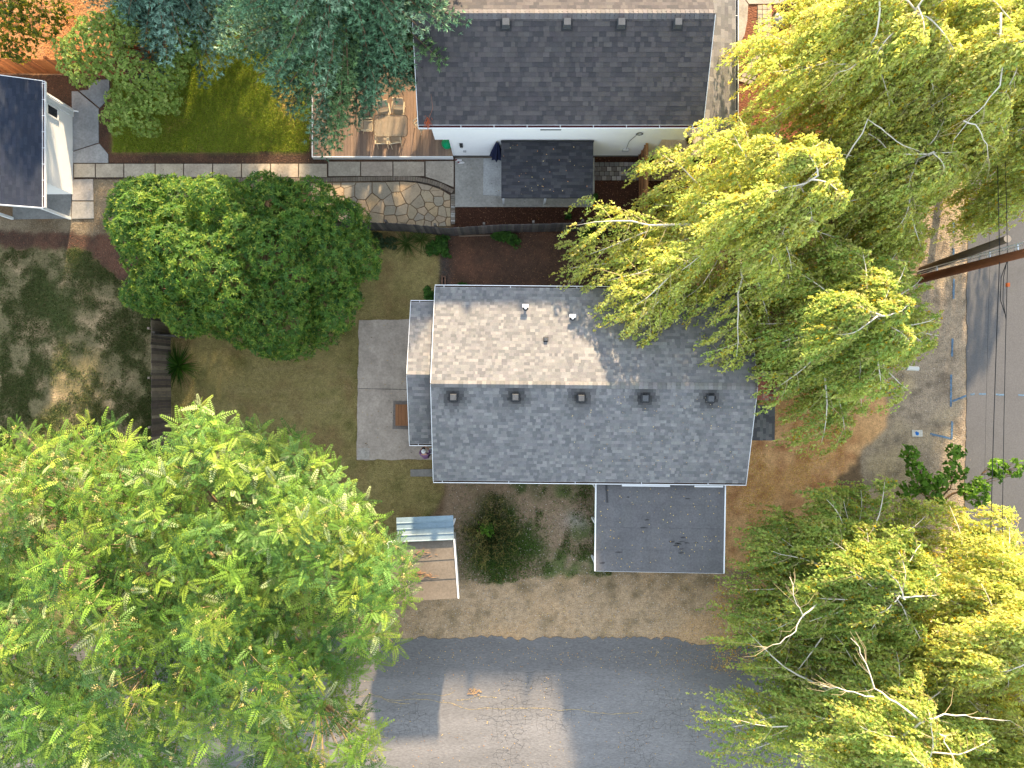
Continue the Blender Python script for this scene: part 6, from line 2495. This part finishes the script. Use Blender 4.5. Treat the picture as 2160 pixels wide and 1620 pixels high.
grass('grass', 'short lush grass of the lawn below the tall fir', 120000, (236, 660, 0, 325), 2, [S(146, 168, 46), S(124, 152, 42), S(172, 178, 54), S(110, 138, 40)], .07, 401,
      lambda x, y, px, py: 1 - .85 * np.exp(-(((px - 612) / 42) ** 2 + ((py - 205) / 50) ** 2)))
grass('grass', 'thin dry grass of the mown lawn beside the patio slab', 150000, (355, 940, 480, 1140), 4, [S(178, 160, 102), S(152, 142, 82), S(130, 132, 68), S(192, 172, 118)], .045, 402,
      lambda x, y, px, py: .35 + .65 * fbm(x, y, 1.4, 88))
grass('grass', 'patchy dark green grass at the left', 210000, (0, 345, 500, 1000), 3, [S(84, 100, 50), S(98, 112, 58), S(72, 88, 46), S(140, 130, 88)], .085, 403,
      lambda x, y, px, py: np.clip((fbm(x, y, 1.1, 141) * .6 + fbm(x, y, .45, 142) * .4 - .38) * 5, .05, 1) * np.clip(1.35 - np.exp(-((px - 130) / 80) ** 2) * 1.0, .1, 1))
grass('weeds', 'green weeds beside the twiggy shrub and carport', 90000, (950, 1290, 1010, 1235), 7, [S(74, 110, 36), S(88, 120, 42), S(64, 92, 36), S(110, 118, 60)], .1, 404,
      lambda x, y, px, py: np.clip(np.exp(-(((px - 1062) / 62) ** 2 + ((py - 1165) / 62) ** 2)) * 1.2 + .55 * (px > 1130) * np.clip((fbm(x, y, .9, 90) - .42) * 5, 0, 1), 0.02, 1))


def litter(name, label, n, box, size, pal, seed, dens=None, z=.03, labs=None, flat=.25, asp=.6):
    r = np.random.default_rng(seed)
    px, py = scatter_px(n, *box, r)
    x, y = (px - 1080) / F_PX * H_CAM, (810 - py) / F_PX * H_CAM
    ok = np.ones(n, bool)
    if dens is not None:
        ok &= r.random(n) < dens(x, y, px, py)
    if labs is not None:
        ok &= np.isin(regions(px, py), labs)
    x, y = x[ok], y[ok]
    m_ = len(x)
    c = np.stack([x, y, z + r.random(m_) * .012], 1)
    a = r.uniform(0, 6.28, m_)
    d = np.stack([np.cos(a), np.sin(a), r.normal(size=m_) * flat], 1)
    nn = np.array([0, 0, 1]) + r.normal(size=(m_, 3)) * flat
    s_ = size * r.uniform(.5, 1.5, m_)
    return tag(np_mesh(name, *[(lambda q: q)(t_) for t_ in leaf_arrays(c, d, nn, s_, s_ * asp, np.clip(palette_mix(m_, pal, r, .25), 0, 1), 0)], 'litter'), label, 'litter', kind='stuff')


YEL = [S(222, 180, 84), S(206, 152, 70), S(190, 130, 66), S(230, 200, 120)]
litter('fallen_leaves', 'yellow fallen birch leaves beside the carport and house', 55000, (1500, 1780, 700, 1420), .05, YEL, 501,
       lambda x, y, px, py: np.clip((fbm(x, y, 1.2, 92) - .38) * 4, .05, 1) * np.clip((px - 1480) / 60, 0, 1) * .8)
litter('fallen_leaves', 'yellow leaf flecks on the asphalt road', 16000, (700, 2000, 1330, 1640), .045, YEL, 502,
       lambda x, y, px, py: .07 + .5 * np.exp(-((px - 1470) / 90) ** 2 - ((py - 1370) / 60) ** 2) + .14 * np.exp(-((py - 1390) / 22) ** 2), z=.032)
litter('fallen_leaves', 'tan leaf flecks on the gravel strip beside the road', 9000, (780, 1560, 1200, 1345), .04, YEL + [S(150, 130, 100), S(210, 196, 170)], 503,
       lambda x, y, px, py: .12 + .6 * np.clip((fbm(x, y, .8, 93) - .5) * 4, 0, 1) * (py > 1290) + .3 * (px > 1420))
litter('bark_chips', 'bark chips strewn over the mulch beds', 30000, (200, 1480, 320, 640), .05, [S(110, 70, 48), S(84, 54, 40), S(134, 96, 70), S(160, 120, 88)], 504,
       lambda x, y, px, py: np.full(len(x), .8), z=.012, labs=[5, 6], asp=.4)
litter('bark_chips', 'red bark chips in the mulch at the left', 12000, (0, 340, 160, 640), .05, [S(104, 62, 48), S(84, 50, 40), S(140, 92, 74)], 505, None, .012, [5], asp=.4)
litter('gravel_stones', 'small pale stones of the gravel verge and strip', 42000, (780, 2050, 420, 1345), .045, [S(176, 164, 148), S(150, 136, 118), S(120, 108, 96), S(196, 186, 172)], 506,
       lambda x, y, px, py: np.full(len(x), .75), z=.01, labs=[8, 10, 7], asp=.8)
litter('gravel_stones', 'fine gravel stones beside the garden shed', 8000, (0, 300, 375, 495), .03, [S(166, 152, 130), S(130, 114, 92), S(96, 80, 64)], 507, None, .01, [12], asp=.8)
litter('fallen_leaves', 'rust fallen leaves on the orange earth at the top left', 5000, (0, 330, 0, 150), .06, [S(220, 140, 70), S(200, 120, 56), S(232, 168, 96)], 508, None, .015, [11])


litter('fallen_leaves', 'scattered dry leaves on the patio slab and dry lawn', 900, (400, 960, 600, 1130), .05, [S(200, 170, 110), S(150, 120, 80), S(110, 90, 60)], 509, lambda x, y, px, py: np.full(len(x), .8), z=.058)
litter('fallen_leaves', 'scattered dry leaves on the slabs behind the white house', 350, (160, 1250, 340, 440), .045, [S(190, 160, 110), S(90, 70, 54), S(60, 50, 44)], 510, lambda x, y, px, py: np.full(len(x), .7), z=.07)


def roof_flecks(name, label, n, fz, box, seed, pal):
    r = np.random.default_rng(seed)
    px, py = scatter_px(n, *box, r)
    P_ = np.array([fz(a, b_) for a, b_ in zip(px, py)])
    a = r.uniform(0, 6.28, n)
    d = np.stack([np.cos(a), np.sin(a), 0 * a], 1)
    s_ = .05 * r.uniform(.6, 1.4, n)
    return tag(np_mesh(name, *leaf_arrays(P_, d, np.tile([0, 0, 1.0], (n, 1)), s_, s_ * .7, palette_mix(n, pal, r), 0), 'litter'), label, 'litter', kind='stuff')


def on_grey(px, py):
    z = 3.4
    for _ in range(4):
        x, y, _z = P(px, py, z)
        q = MG.inverted() @ Vector((x, y, 0))
        z = RZZ - abs(q.y) * math.tan(PIT) + .03
    return P(px, py, z)


roof_flecks('fallen_leaves', 'yellow leaf flecks on the carport roof', 120, lambda a, b_: P(a, b_, Zc + .016), (1265, 1522, 1026, 1200), 601, [S(230, 206, 130), S(216, 180, 96)])
roof_flecks('fallen_leaves', 'leaf flecks on the east half of the grey shingled roof', 150, on_grey, (1200, 1560, 830, 1005), 602, [S(220, 196, 140), S(196, 180, 150), S(170, 130, 90)])
roof_flecks('fallen_leaves', 'leaf flecks on the patio cover roof', 36, lambda a, b_: P(a, b_, 2.22 + .34 * (417 - b_) / 122 + .03), (1062, 1248, 300, 412), 603, [S(214, 190, 140), S(190, 130, 80)])
